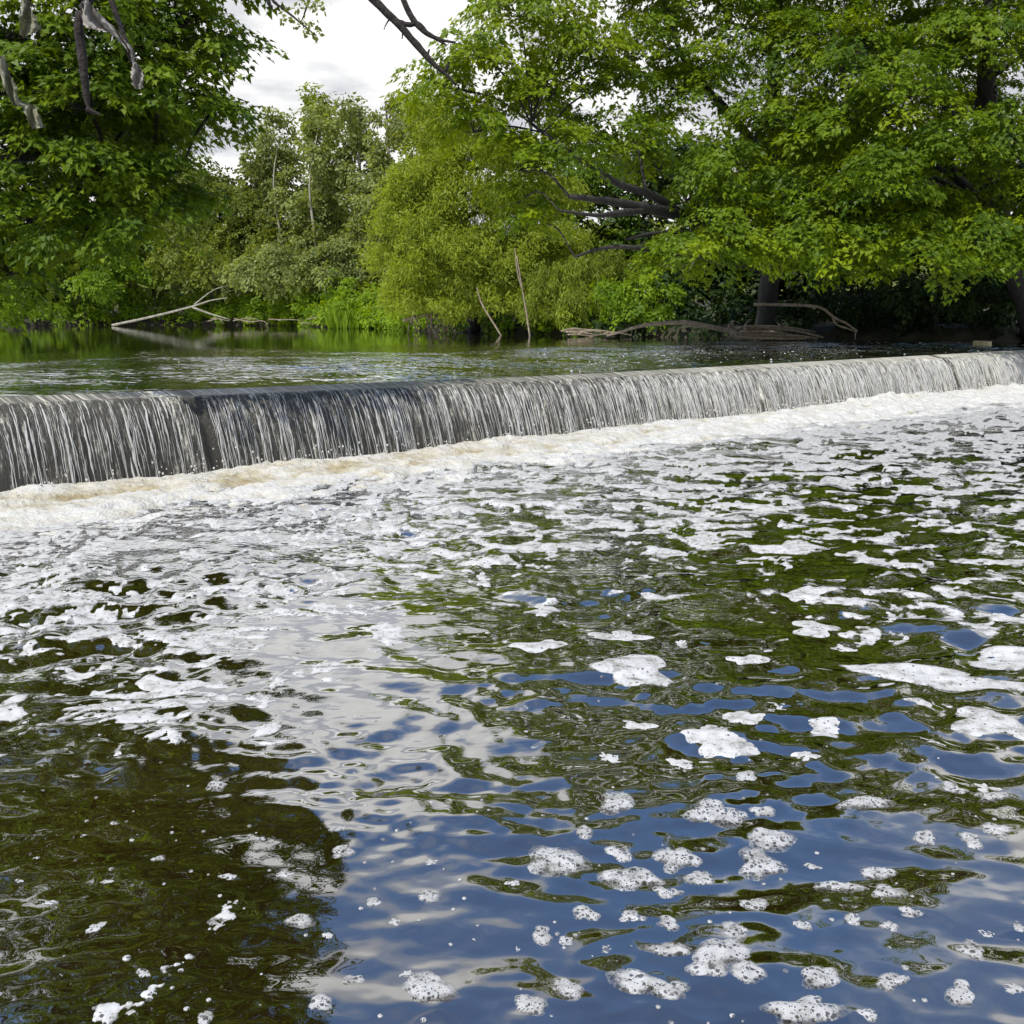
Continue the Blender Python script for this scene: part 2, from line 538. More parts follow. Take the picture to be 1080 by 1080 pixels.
# ------------------------------------------------------------------ pool below the weir
def pool_h(x, y):
    s, t = to_st(x, y)
    near = np.exp(-np.maximum(t - 1, 0) / 4.0)
    w1 = fbm(x * 1.1 + .3 * noise2(x, y, 40), y * 1.5, 2, 60)
    w2 = fbm(x * 3.0 + .4 * noise2(x * 1.3, y * 1.3, 41), y * 3.9, 2, 61)
    w3 = noise2(x * 7 + .5 * w1, y * 10, 62) + .45 * noise2(x * 15, y * 19, 65)
    patch = sst(noise2(x * .6, y * .8, 63), -.35, .45)
    mid = 1 + 1.3 * sst(np.hypot(x, y), 2.8, 6.0)
    w4 = (1 - np.abs(fbm(x * 1.7 + y * .6, y * 2.6 - x * .4, 2, 64)) * 2.2) * .0045 * mid
    return w1 * (.014 + .03 * near) + 1.5 * w4 * (.4 + .8 * patch) + w2 * (.0115 * mid + .016 * near) * (.30 + .9 * patch) + w3 * (.0028 + .0046 * sst(np.hypot(x, y), 2.4, 4.2) * (1 - .70 * sst(x, .4, 2.2)) + .004 * near) * (.25 + patch)


def fan(az0, az1, nc, r0, r1, nr):
    az = np.radians(np.linspace(az0, az1, nc))
    r = 1 / np.linspace(1 / r0, 1 / r1, nr)
    R, A = np.meshgrid(r, az, indexing='ij')
    return R * np.sin(A), R * np.cos(A)


def keep(V, Fc, ok, va):
    """drop faces whose corners all fail, and the loose vertices"""
    Fc = Fc[ok[Fc].any(1)]
    u, inv = np.unique(Fc, return_inverse=True)
    return V[u], inv.reshape(Fc.shape), {k: v[u] for k, v in va.items()}


az = np.radians(np.concatenate([np.arange(-105, -40, 1.3), np.linspace(-40, 40, 510), np.arange(41.3, 106, 1.3)]))
rr = np.concatenate([np.linspace(.5, 1.57, 14), 1 / np.linspace(1 / 1.6, 1 / 60, 350)])
R_, A_ = np.meshgrid(rr, az, indexing='ij')
X, Y = R_ * np.sin(A_), R_ * np.cos(A_)
S, T = to_st(X, Y)
V = np.stack([X, Y, pool_h(X, Y)], -1).reshape(-1, 3)
RR = np.hypot(X, Y)
chop = .015 + .20 * sst(RR, 2.6, 7.0) * (.4 + sst(noise2(X * .5, Y * .6, 70), -.3, .5)) + .7 * np.exp(-np.maximum(T - 1, 0) / 2.6)
V2, F2, A2 = keep(V, grid_faces(*X.shape), (T > -0.3).ravel(), {'chop': chop.ravel()})
pool = mesh_np('water', V2, F2, M['pool_water'], vattr=A2)
tag(pool, kind='structure')

# ------------------------------------------------------------------ drifting foam
ctl = np.array([(50, 575, .70), (250, 560, .54), (450, 510, .64), (650, 480, .66), (900, 450, .68), (1070, 430, .74),
                (30, 640, .60), (150, 610, .34), (300, 590, .48), (450, 560, .58), (600, 530, .55), (750, 510, .60), (900, 490, .62), (1060, 470, .64),
                (100, 690, .54), (250, 640, .36), (400, 640, .30), (550, 600, .42), (700, 570, .44), (850, 560, .50), (1000, 550, .50),
                (60, 745, .38), (180, 740, .60), (270, 750, .46), (420, 750, .10), (560, 700, .2), (650, 690, .2), (750, 680, .2), (900, 640, .38), (1050, 640, .42),
                (60, 830, .05), (200, 800, .18), (350, 830, .08), (500, 850, .14), (600, 800, .22), (700, 780, .10), (850, 740, .12), (980, 735, .14), (1060, 720, .22),
                (60, 950, .01), (165, 1060, .04), (215, 990, .03), (110, 1075, .03), (400, 950, .03), (550, 920, .09), (700, 870, .1), (850, 850, .03), (1000, 850, .03),
                (300, 1060, .02), (500, 1040, .02), (700, 1030, .06), (850, 1000, .02), (1050, 1000, .01), (-200, 700, .3), (1300, 600, .35), (1300, 900, .05), (-200, 1000, .03)], float)
cw = np.array([onplane(a, b, 0)[:2] for a, b, _ in ctl])
cu = np.stack([np.arctan2(cw[:, 0], cw[:, 1]) * 2.4, -np.log(np.hypot(cw[:, 0], cw[:, 1]))], 1)


def density(x, y):
    u, v = np.arctan2(x, y) * 2.4, -np.log(np.hypot(x, y))
    num, den = 0, 1e-9
    for (a, b), d in zip(cu, ctl[:, 2]):
        w = 1 / ((u - a) ** 2 + (v - b) ** 2 + .002) ** 1.7
        num, den = num + w * d, den + w
    return num / den


TRAIL = np.array([onplane(a, b, 0)[:2] for a, b in ((246, 955), (205, 1000), (165, 1040), (95, 1090), (40, 1130))])


def foam_field(x, y):
    s, t = to_st(x, y)
    r = np.hypot(x, y)
    wxx = x + .16 * noise2(x * 1.7, y * 1.7, 80) + .30 * noise2(x * .6, y * .6, 84)
    wyy = y + .12 * noise2(x * 2.2 + 9, y * 2.2, 81)
    n = fbm(wxx * 2.7, wyy * 3.5, 4, 90, .66)
    lace = fbm(wxx * 7, wyy * 8, 3, 95, .7)
    left = sst(-x, .3, 1.6) * sst(r, 2.6, 4.0)
    n = n * (1 - .35 * left) + lace * (.26 + .5 * left)
    D = density(x, y) + .20 * fbm(x * .45, y * .7, 3, 83) * sst(r, 3.5, 6)
    tr = np.full(np.shape(x), 9.0)
    for a, b in zip(TRAIL[:-1], TRAIL[1:]):
        e = b - a
        q = np.clip(((x - a[0]) * e[0] + (y - a[1]) * e[1]) / (e @ e), 0, 1)
        tr = np.minimum(tr, np.hypot(x - a[0] - q * e[0], y - a[1] - q * e[1]))
    D = D + .42 * np.exp(-(tr / (.055 + .02 * noise2(x * 5, y * 5, 97))) ** 2)
    near = sst(-r, -3.4, -2.4)
    n = n + near * .8 * fbm(x * 22, y * 26, 3, 98, .7)
    return D - (1 - .5 * (1 + np.tanh(.85 * n / .55)))


X, Y = fan(-43, 43, 920, 1.75, 40, 610)
S, T = to_st(X, Y)
f = foam_field(X, Y)
H = pool_h(X, Y) - .002 + .012 * np.tanh(f * 7) * (.55 + .25 * np.hypot(X, Y) / 8).clip(0, 1.2) + .003 * np.where(f > 0, noise2(X * 14, Y * 14, 99), 0)
V = np.stack([X, Y, H], -1).reshape(-1, 3)
V2, F2, A2 = keep(V, grid_faces(*X.shape), ((f > -.012) & (T > .8)).ravel(), {'dens': f.ravel()})
foam = mesh_np('foam', V2, F2, M['foam'], vattr=A2)
tag(foam, kind='stuff')

# tiny bubbles
tb_v, tb_f, nb = [], [], 0
k = 8
ang = np.arange(k) * 2 * math.pi / k
for q in range(700):
    px, py = rng.uniform(-60, 1140), 560 + 540 * rng.beta(1.6, 1.1)
    w = onplane(px, py, 0)
    if density(np.array([w[0]]), np.array([w[1]]))[0] < rng.uniform(-.06, .3):
        continue
    r = rng.uniform(.0025, .0075) * (1 + .08 * w[1]) * (1.5 if rng.random() < .1 else 1)
    z0 = float(pool_h(w[0], w[1]))
    ring = [(r, -.002), (r * .9, r * .22), (r * .5, r * .38)]
    vs = [(w[0] + a * np.cos(t_), w[1] + a * np.sin(t_), z0 + b) for a, b in ring for t_ in ang] + [(w[0], w[1], z0 + r * .42)]
    tb_v.append(np.array(vs))
    for i in (0, 1):
        for j in range(k):
            tb_f.append((nb + i * k + j, nb + i * k + (j + 1) % k, nb + (i + 1) * k + (j + 1) % k, nb + (i + 1) * k + j))
    for j in range(k):
        tb_f.append((nb + 2 * k + j, nb + 2 * k + (j + 1) % k, nb + 3 * k, nb + 3 * k))
    nb += 3 * k + 1
tb_f = np.array(tb_f)
tri = tb_f[tb_f[:, 2] == tb_f[:, 3]][:, :3]
quad = tb_f[tb_f[:, 2] != tb_f[:, 3]]
bub = mesh_np('bubbles', np.vstack(tb_v), [quad, tri], M['clump_foam'], vattr={'dens': np.full(nb, .25)})
tag(bub, kind='stuff')


CL = []


def clump(px, py, r, asp, flat, label, group, cat='foam'):
    """one floating clump of foam: lumpy low dome with an uneven outline"""
    w = onplane(px, py, 0.0)
    R = .98 * r / F * math.hypot(w[1], HC)
    na, nr = 44, 8
    th = np.arange(na) * 2 * math.pi / na
    sd = int(rng.integers(0, 9999))
    rad = np.zeros(na)
    floe = flat < .15
    for q in range(int(rng.integers(8, 12) if floe else rng.integers(5, 8))):
        ca, cr = rng.uniform(0, 2 * math.pi), rng.uniform(.35, .95) if floe else rng.uniform(.3, .75)
        rad_q = (rng.uniform(.22, .5) if floe else rng.uniform(.26, .52)) if q else .55
        cd = (cr if q else .1) * np.cos(th - ca)
        disc = rad_q ** 2 - ((cr if q else .1) ** 2 - cd ** 2)
        rad = np.maximum(rad, np.where(disc > 0, cd + np.sqrt(np.maximum(disc, 0)), 0))
    rad = (rad + .5 * np.roll(rad, 1) + .5 * np.roll(rad, -1)) / 2
    rad *= 1 / rad.mean() * (1 + .05 * noise2(np.cos(th) * 5, np.sin(th) * 5 + sd, sd))
    rho = np.sin(np.linspace(0, 1, nr + 1)[1:] * math.pi / 2)
    rr = rho[:, None] * rad[None]
    a = rng.uniform(-.5, .5)
    lx, ly = rr * np.cos(th) * R, rr * np.sin(th) * R * asp
    x = lx * math.cos(a) - ly * math.sin(a)
    y = lx * math.sin(a) + ly * math.cos(a)
    dome = np.sqrt(np.clip(1 - rho ** 2, 0, 1))[:, None]
    flat *= .60
    hz = R * flat * dome * (1 + .5 * noise2((x + w[0]) * 2.2 / R, (y + w[1]) * 2.2 / R, sd)) + .2 * R * flat * dome * noise2((x + w[0]) * 6 / R, (y + w[1]) * 6 / R, sd + 3)
    z = pool_h(x + w[0], y + w[1]) - float(pool_h(w[0], w[1])) + hz - .003
    z[-1] = z[-1] - .006
    V = np.vstack([[[0, 0, R * flat]], np.stack([x, y, z], -1).reshape(-1, 3)])
    i = np.arange(nr - 1)[:, None] * na + np.arange(na)[None] + 1
    j = np.arange(nr - 1)[:, None] * na + (np.arange(na)[None] + 1) % na + 1
    q = np.stack([i, i + na, j + na, j], -1).reshape(-1, 4)
    e = np.arange(na)
    t3 = np.stack([np.zeros(na, int), e + 1, (e + 1) % na + 1], -1)
    o = mesh_np('foam_clump', V, [q, t3], M['foam' if floe else 'clump_foam'], vattr={'dens': np.concatenate([[1], np.repeat(1 - rho, na)])})
    o.location = (w[0], w[1], float(pool_h(w[0], w[1])))
    CL.append((o, px, py, r))
    return tag(o, label, cat, group)


L_dark = 'fleck'
for px, py, r in ((102, 979, 10), (167, 905, 8), (112, 930, 7), (52, 953, 7), (240, 926, 9), (230, 827, 12), (273, 883, 7),
                  (40, 905, 5), (20, 930, 6), (64, 1030, 5), (14, 1008, 4), (120, 868, 6), (88, 880, 5)):
    clump(px, py, r, .85, .34, L_dark, 'lone foam flecks on the brown water')
L_blue = 'clump'
for px, py, r in ((301, 923, 9), (315, 969, 15), (345, 985, 7), (450, 945, 13), (395, 950, 10), (417, 972, 8), (151, 1027, 10), (370, 1035, 12),
                  (337, 1061, 15), (427, 1028, 8), (219, 1075, 11), (360, 902, 12), (455, 910, 8), (355, 877, 8), (805, 858, 14), (737, 925, 15),
                  (977, 884, 14), (1025, 888, 14), (1047, 879, 18), (1007, 832, 14), (790, 822, 12), (797, 951, 13), (937, 940, 18), (962, 962, 12),
                  (842, 975, 10), (897, 969, 11), (937, 975, 11), (1025, 1001, 16), (1017, 1049, 17), (760, 1002, 28), (785, 1027, 18), (750, 1020, 22),
                  (710, 1046, 16), (600, 1045, 18), (915, 1071, 12), (1072, 1042, 10), (780, 982, 15), (667, 967, 12), (705, 972, 14),
                  (620, 961, 13), (572, 985, 13), (595, 991, 9), (1040, 984, 8), (857, 912, 8), (1076, 977, 9), (702, 940, 14), (545, 1000, 6), (500, 990, 5),
                  (560, 1065, 18), (650, 850, 22), (640, 1000, 8), (540, 930, 8), (655, 900, 14), (615, 880, 12)):
    clump(px, py, r, rng.uniform(.75, 1.25), rng.uniform(.26, .36), L_blue, 'bubbly foam clumps on the near water')
clump(456, 1045, 29, .8, .42, 'thick potato-shaped clump of bubbles near the bottom edge, left of the centre', 'named foam clumps')
clump(752, 860, 30, .9, .30, 'broad ragged foam clump, uppermost of three big stacked clumps', 'named foam clumps')
clump(810, 884, 27, .8, .30, 'wedge-shaped foam clump, middle one of three big stacked clumps', 'named foam clumps')
clump(802, 911, 27, .9, .30, 'lowest of three big stacked foam clumps, over dark tree reflection', 'named foam clumps')
clump(715, 906, 21, 1.2, .30, 'upright foam clump just left of the three big stacked clumps', 'named foam clumps')
clump(670, 922, 29, .8, .30, 'wide foam clump with curled right end between two other big clumps', 'named foam clumps')
clump(588, 907, 35, .8, .26, 'widest foam raft on the cloud reflection, full of dark bubbles', 'named foam clumps')
clump(907, 851, 29, .5, .28, 'long thick foam clump on the dark streak of tree reflection', 'named foam clumps')
clump(927, 917, 22, .5, .28, 'narrow foam clump that heads a winding foam chain on blue water', 'named foam clumps')
clump(888, 932, 27, .3, .26, 'thin foam strip reaching left from the winding foam chain', 'named foam clumps')
clump(937, 1037, 20, .6, .32, 'bean-shaped foam clump low on open blue water right of a boomerang-shaped one', 'named foam clumps')
clump(862, 1036, 28, .5, .30, 'boomerang-shaped foam clump low on open blue water', 'named foam clumps')
clump(712, 1003, 26, .45, .28, 'left arm of the large foam cluster floating on the grey cloud reflection', 'named foam clumps')
clump(685, 1037, 36, .5, .26, 'long foam bar below the large cluster, on the grey cloud reflection', 'named foam clumps')
clump(845, 1070, 40, .5, .26, 'foam raft cut by the bottom edge of the picture, on blue water', 'named foam clumps')
clump(1047, 840, 22, .45, .26, 'slanting oblong foam clump by the right edge below a dark reflection', 'named foam clumps')
L_floe = 'floe'
for px, py, r in ((675, 708, 42), (570, 681, 30), (785, 696, 22), (787, 757, 26), (822, 750, 14), (755, 782, 34), (985, 787, 13), (867, 770, 22),
                  (720, 807, 18), (850, 801, 18), (1050, 765, 40), (860, 662, 26), (845, 631, 18), (1065, 652, 32), (655, 672, 26), (835, 580, 36),
                  (740, 775, 22), (675, 765, 20), (640, 800, 16), (720, 680, 12), (890, 683, 14), (940, 675, 12), (1040, 830, 18), (975, 745, 16)):
    clump(px, py, r, rng.uniform(.7, 1.1), .10, L_floe, 'flat foam floes in the middle of the pool')
clump(985, 715, 105, .28, .05, 'long flat foam tongue reaching in from the right over the olive water', 'named foam clumps')
clump(1070, 697, 48, .8, .06, 'large flat foam sheet at the right edge that the long tongue grows from', 'named foam clumps')

# every small foam piece is told apart by where it lies from the nearest easily found piece
MARKS = [(456, 1045, 'the thick potato-shaped clump'), (752, 860, 'the uppermost of three stacked clumps'), (802, 911, 'the lowest of three stacked clumps'),
         (670, 922, 'the wide clump with a curled end'), (588, 907, 'the widest foam raft'), (907, 851, 'the long clump on the dark streak'),
         (927, 917, 'the winding foam chain'), (937, 1037, 'the bean-shaped clump'), (862, 1036, 'the boomerang-shaped clump'), (712, 1003, 'the large cluster'),
         (685, 1037, 'the long foam bar'), (845, 1070, 'the raft cut by the bottom edge'), (1047, 840, 'the slanting oblong clump'),
         (985, 715, 'the long flat foam tongue'), (1070, 697, 'the large sheet at right edge'), (675, 708, 'the biggest floe in the pool centre'), (5, 1075, 'the bottom left corner')]
KIND = {'fleck': 'lone foam fleck', 'clump': 'bubbly foam clump', 'floe': 'flat foam floe'}
todo = {}
for o, px, py, r in CL:
    if o['label'] not in KIND:
        continue
    if (px, py) == (675, 708):
        o['label'] = 'biggest free flat foam floe in the centre of the pool, ragged left end'
        continue
    mx_, my_, mn = min(MARKS, key=lambda k: math.hypot(k[0] - px, (k[1] - py) * 1.8))
    dx, dy = px - mx_, (py - my_) * 1.8
    a = (math.degrees(math.atan2(-dy, dx)) + 22.5) % 360
    dn = ('right of', 'up and right of', 'above', 'up and left of', 'left of', 'down and left of', 'below', 'down and right of')[int(a // 45)]
    todo.setdefault((o['label'], mn, dn), []).append((math.hypot(dx, dy), r, o))
for (k, mn, dn), L in todo.items():
    L.sort(key=lambda q: q[0])
    for i, (_, r, o) in enumerate(L):
        sz = 'tiny' if r < 9 else 'small' if r < 14 else 'medium' if r < 22 else 'large'
        o['label'] = ' '.join(w for w in (sz, KIND[k], ('nearest' if len(L) > 1 else 'lying', 'second', 'third', 'fourth', 'fifth', 'sixth', 'seventh', 'eighth')[min(i, 7)], dn, mn) if w)

# ------------------------------------------------------------------ weir, falling water, churned foam
weir = empty('weir', (*ws(4.0, -.3), 0), 'long low stone weir crossing the river under the falling water', 'weir')
wo_ = np.array([*ws(4.0, -.3), 0])
sv = [-14.0, -9.3, -4.55, 1.5, 7.6, 13.7, 19.8, 26, 31.0]
for a, b in zip(sv[:-1], sv[1:]):
    prof = [(-1.1, -.8), (-1.1, .70), (-.35, .0), (-.05, 0), (.02, -.06), (.06, -.8)]
    vs = []
    for s_ in (a + .006, b - .006):
        zc = float(crest_z(s_)) - .055
        for t_, dz in prof:
            z = zc + dz if dz in (0, -.06) or t_ == -.35 else (zc - .12 if dz == .70 else -.75)
            x_, y_ = ws(s_, t_)
            vs.append((x_, y_, z))
    n = len(prof)
    q = np.array([(i, i + 1, n + i + 1, n + i) for i in range(n - 1)] + [(n - 1, 0, n, 2 * n - 1)])
    caps = np.array([list(range(n))[::-1], [n + i for i in range(n)]])
    mesh_np('wall_block', np.array(vs) - wo_, [q, caps], M['wall'], weir, smooth=False)

ns_, nu = 2100, 30
s1 = np.linspace(-11, 30, ns_)
u1 = np.linspace(0, 1, nu)
S, U = np.meshgrid(s1, u1, indexing='ij')
gap = np.exp(-((S + 4.55 - .10 * U) / .07) ** 2) + np.exp(-((S - 13.7) / .12) ** 2)
v0 = 1.12 * (1 + .10 * fbm(S * .7, S * 0 + 2, 2, 120) + .10 * noise2(S * 2.6, S * 0, 121))
zc = crest_z(S) - .03 * gap
q = np.clip((U - .22) / .78, 0, 1)
flat = U < .22
Tt = np.where(flat, -.34 + .34 * U / .22, 0)
fall_t = q * np.sqrt(2 * (zc + .12) / 9.81)
Tt = np.where(flat, Tt, v0 * fall_t)
Zz = np.where(flat, up_z(S, Tt) + (zc - up_z(S, 0 * S)) * sst(Tt, -.34, .0), zc - 4.905 * fall_t ** 2)
mean = S + .05 * noise2(S * 1.5, q * 2.0, 130)
rid = .6 * noise2(mean * 11, q * 1.2, 131) + .4 * noise2(mean * 26, q * 2.2, 132)
off = q ** .6 * (.030 * rid + .03 * noise2(S * 2.2, q * .7, 133)) - .05 * gap * sst(U, .2, .4)
X, Y = ws(S, Tt + off)
white = -.10 + .17 * sst(S, -4, 8) + .06 * sst(S, 8, 20) - .30 * np.clip(gap, 0, 1) + .16 * (np.exp(-((S + 4.85 - .12 * q) / .11) ** 2)) + .05 * noise2(S * .9, q, 135) \
    + .10 * (1 - sst(U, .18, .36)) * (.4 + .6 * sst(-S, 1, 4)) - .05 * q
curtain = mesh_np('waterfall', np.stack([X, Y, Zz], -1).reshape(-1, 3), grid_faces(ns_, nu)[:, ::-1], M['curtain'],
                  vattr={'along': S.ravel(), 'drop': q.ravel(), 'white': white.ravel()})
tag(curtain, kind='structure')

sv_, sf_, nbase = [], [], 0
for i in range(3000):
    s0 = rng.uniform(-8, 24)
    if abs(s0 + 4.5) < .06 or abs(s0 - 13.7) < .1:
        continue
    if s0 < 4 and rng.random() < .30 * (1 - s0 / 12):
        continue
    zc0 = float(crest_z(s0))
    a = rng.uniform(0, .5) if rng.random() < .65 else rng.uniform(.25, .8)
    b = min(1.02, a + rng.uniform(.25, .9))
    m = 13
    qq = np.linspace(a, b, m)
    ft = qq * math.sqrt(2 * (zc0 + .10) / 9.81)
    vv = 1.12 * (1 + .10 * float(fbm(np.array([s0 * .7]), np.array([2.]), 2, 120)[0]) + .10 * float(noise2(s0 * 2.6, 0., 121)))
    ss = s0 + .05 * qq * rng.normal() * .6 + (.004 + .016 * qq) * noise2(qq * 7 + s0 * 31, qq * 0 + s0, 140)
    tt = vv * ft + .018 + .016 * qq + .012 * noise2(qq * 6 + s0 * 17, qq * 0, 141)
    zz_ = zc0 - 4.905 * ft ** 2
    w = rng.uniform(.0025, .0075) * (1 + .03 * max(s0 + 3, 0)) * (np.sin(np.linspace(.12, 1, m) * math.pi * .92)) * (.75 + .9 * noise2(qq * 13 + s0 * 7, qq * 0 + i, 142)) * (2.0 if rng.random() < .16 else .85)
    w = np.clip(w, .0008, None)
    for ds, dt in ((-1, 0), (0, .7), (1, 0)):
        x, y = ws(ss + ds * w, tt + dt * w)
        sv_.append(np.stack([x, y, zz_], -1))
    for e in range(m - 1):
        for l in (0, 1):
            p0 = nbase + l * m + e
            sf_.append((p0, p0 + m, p0 + m + 1, p0 + 1))
    nbase += 3 * m
octa = np.array([(1, 0, 0), (0, 1, 0), (-1, 0, 0), (0, -1, 0), (0, 0, 1.2), (0, 0, -1.2)])
of = np.array([(0, 1, 4), (1, 2, 4), (2, 3, 4), (3, 0, 4), (1, 0, 5), (2, 1, 5), (3, 2, 5), (0, 3, 5)])
dv, df = [], []
for i in range(1500):
    s0 = rng.uniform(-8, 24)
    x, y = ws(s0, .40 + .25 * abs(rng.normal()))
    c_ = np.array([x, y, .02 + .10 * abs(rng.normal())])
    df.append(of + nbase + 6 * i)
    dv.append(c_ + octa * rng.uniform(.004, .016) * (1 + .03 * max(s0, 0)))
sv_ = [np.vstack(sv_), np.vstack(dv)]
sf_ = [np.array(sf_), np.vstack(df)]
strands = mesh_np('water_strands', np.vstack(sv_), sf_, M['strand'])
tag(strands, kind='stuff')

s1 = np.concatenate([np.arange(-10, 12, .038), np.arange(12, 29, .06)])
t1 = np.concatenate([np.linspace(.0, 2.4, 60), np.linspace(2.46, 5.4, 40)])
S, Tt = np.meshgrid(s1, t1, indexing='ij')
tw = Tt + .35 * fbm(S * .8, Tt * .9, 3, 150)
lump = fbm(S * 2.1, Tt * 2.6, 4, 151, .6)
bil = 1 - np.abs(fbm(S * 1.6 + 4, Tt * 2.4, 3, 153)) * 1.5
X, Y = ws(S, Tt)
gone = 1.5 - Tt / (1.50 + .40 * sst(S, 0, 14)) + 1.0 * fbm(S * 1.15 + .3 * Tt, Tt * 2.3, 4, 155, .62)
hump = (.45 + .8 * sst(noise2(S * .8, Tt * .8, 158), -.6, .6)) * (.065 + .06 * sst(S, 2, 12)) * np.exp(-((tw - .70) / .38) ** 2) + .06 * np.exp(-((tw - 1.55) / .55) ** 2) * sst(noise2(S * 1.1, Tt, 159), -.5, .5)
Zb = pool_h(X, Y) * sst(Tt, .3, 1.5) - .012 + .05 * np.tanh(1.8 * gone) + hump * (.55 + .75 * lump + .45 * bil) * sst(gone, -.2, .5) + (.030 * fbm(S * 4.2, Tt * 5.2, 4, 156, .6) + .008 * fbm(S * 12, Tt * 12, 2, 154)) * sst(gone, -.3, .6)
froth = .72 + .40 * lump + .34 * fbm(S * 1.0, Tt * 4.2, 3, 157) + .20 * (sst(Tt, .7, 2.0) - .4) + .12 * sst(S, -4, 10) + .22 * (bil - .5) - .30 * np.exp(-((Tt - 1.15) / .45) ** 2) * sst(-S, -7, 4) - .25 * (1 - sst(gone, -.1, .5))
boil = mesh_np('churned_foam', np.stack([X, Y, Zb], -1).reshape(-1, 3), grid_faces(*S.shape)[:, ::-1], M['boil'],
               vattr={'froth': froth.ravel()})
tag(boil, kind='stuff')

# ------------------------------------------------------------------ river above the weir
s1 = np.concatenate([np.linspace(-75, -12, 60), np.arange(-11.6, 30, .125), np.linspace(30.4, 75, 50)])
t1 = -.30 - np.concatenate([np.linspace(0, 9, 130), 9 + 95 * np.linspace(0.005, 1, 70) ** 1.6])
S, Tt = np.meshgrid(s1, t1, indexing='ij')
X, Y = ws(S, Tt)
rip = np.exp(-(-Tt / 9.5) ** 4) * (.55 + .6 * sst(noise2(X * .35, Y * .35, 160), -.4, .4))
Zz = up_z(S, Tt) + rip * (.25 + .75 * sst(S, -6.5, -2.5)) * (.010 * fbm(X * 1.6, Y * 2.2, 3, 161) + (.010 + .018 * np.exp(-(Tt / 4.5) ** 2)) * fbm(X * 3.6, Y * 5.0, 2, 162)) * sst(-Tt, .5, 1.2)
chop = .012 + 1.15 * rip * (.40 + .60 * sst(S, -4.5, 0)) * (.3 + .9 * sst(fbm(X * .5, Y * .5, 3, 165), -.4, .4))
upw = mesh_np('water', np.stack([X, Y, Zz], -1).reshape(-1, 3), grid_faces(*S.shape), M['up_water'], vattr={'chop': chop.ravel()})
tag(upw, kind='structure')

fv, ff = [], []
e8 = np.arange(7) * 2 * math.pi / 7
for i in range(420):  # small white flecks added to stand for sparkle on the ripples
    s_, t_ = rng.uniform(-9, 27), -.7 - 9.5 * rng.beta(1.1, 2.2)
    if noise2(s_ * .5, t_ * .8, 170) < rng.uniform(-.5, .5):
        continue
    x_, y_ = ws(s_, t_)
    r = rng.uniform(.003, .012) * (1 + .05 * y_)
    z_ = float(up_z(s_, t_)) + .008
    b_ = len(fv) * 8
    fv.append(np.vstack([[[x_, y_, z_ + .004]], np.stack([x_ + r * 1.5 * np.cos(e8), y_ + r * np.sin(e8), 0 * e8 + z_ - .012], -1)]))
    ff += [(b_, b_ + 1 + j, b_ + 1 + (j + 1) % 7) for j in range(7)]
tag(mesh_np('sparkle_flecks', np.vstack(fv), np.array(ff), M['foam'], vattr={'dens': np.full(len(fv) * 8, .3)}), kind='stuff')

# ------------------------------------------------------------------ leaves
MAPLE = (np.array([(0, 0, 0), (.22, .31, -.01), (1, 0, -.12), (.22, -.31, -.01), (.06, .10, 0), (.50, .56, -.12), (.06, -.10, 0), (.50, -.56, -.12)]),
         np.array([(3, 2, 1), (0, 1, 5), (0, 7, 3)]))
KITE = (np.array([(0, 0, 0), (.45, .30, -.05), (1, 0, -.06), (.45, -.30, -.05)]), np.array([(0, 2, 1), (0, 3, 2)]))
BLADE = (np.array([(0, 0, 0), (.4, .11, 0), (1, 0, -.05), (.4, -.11, 0)]), np.array([(0, 2, 1), (0, 3, 2)]))


def unit(v):
    return v / (np.linalg.norm(v, axis=-1, keepdims=True) + 1e-9)


def leaf_arrays(P, N, D, size, tint, tmpl):
    D = unit(D)
    N = unit(N - (N * D).sum(1, keepdims=True) * D)
    B = np.cross(N, D)
    tv, tf = tmpl
    V = P[:, None] + size[:, None, None] * (tv[None, :, :1] * D[:, None] + tv[None, :, 1:2] * B[:, None] + tv[None, :, 2:] * N[:, None])
    Fc = tf[None] + (np.arange(len(P)) * len(tv))[:, None, None]
    return V.reshape(-1, 3), Fc.reshape(-1, tf.shape[1]), np.repeat(tint, len(tf))


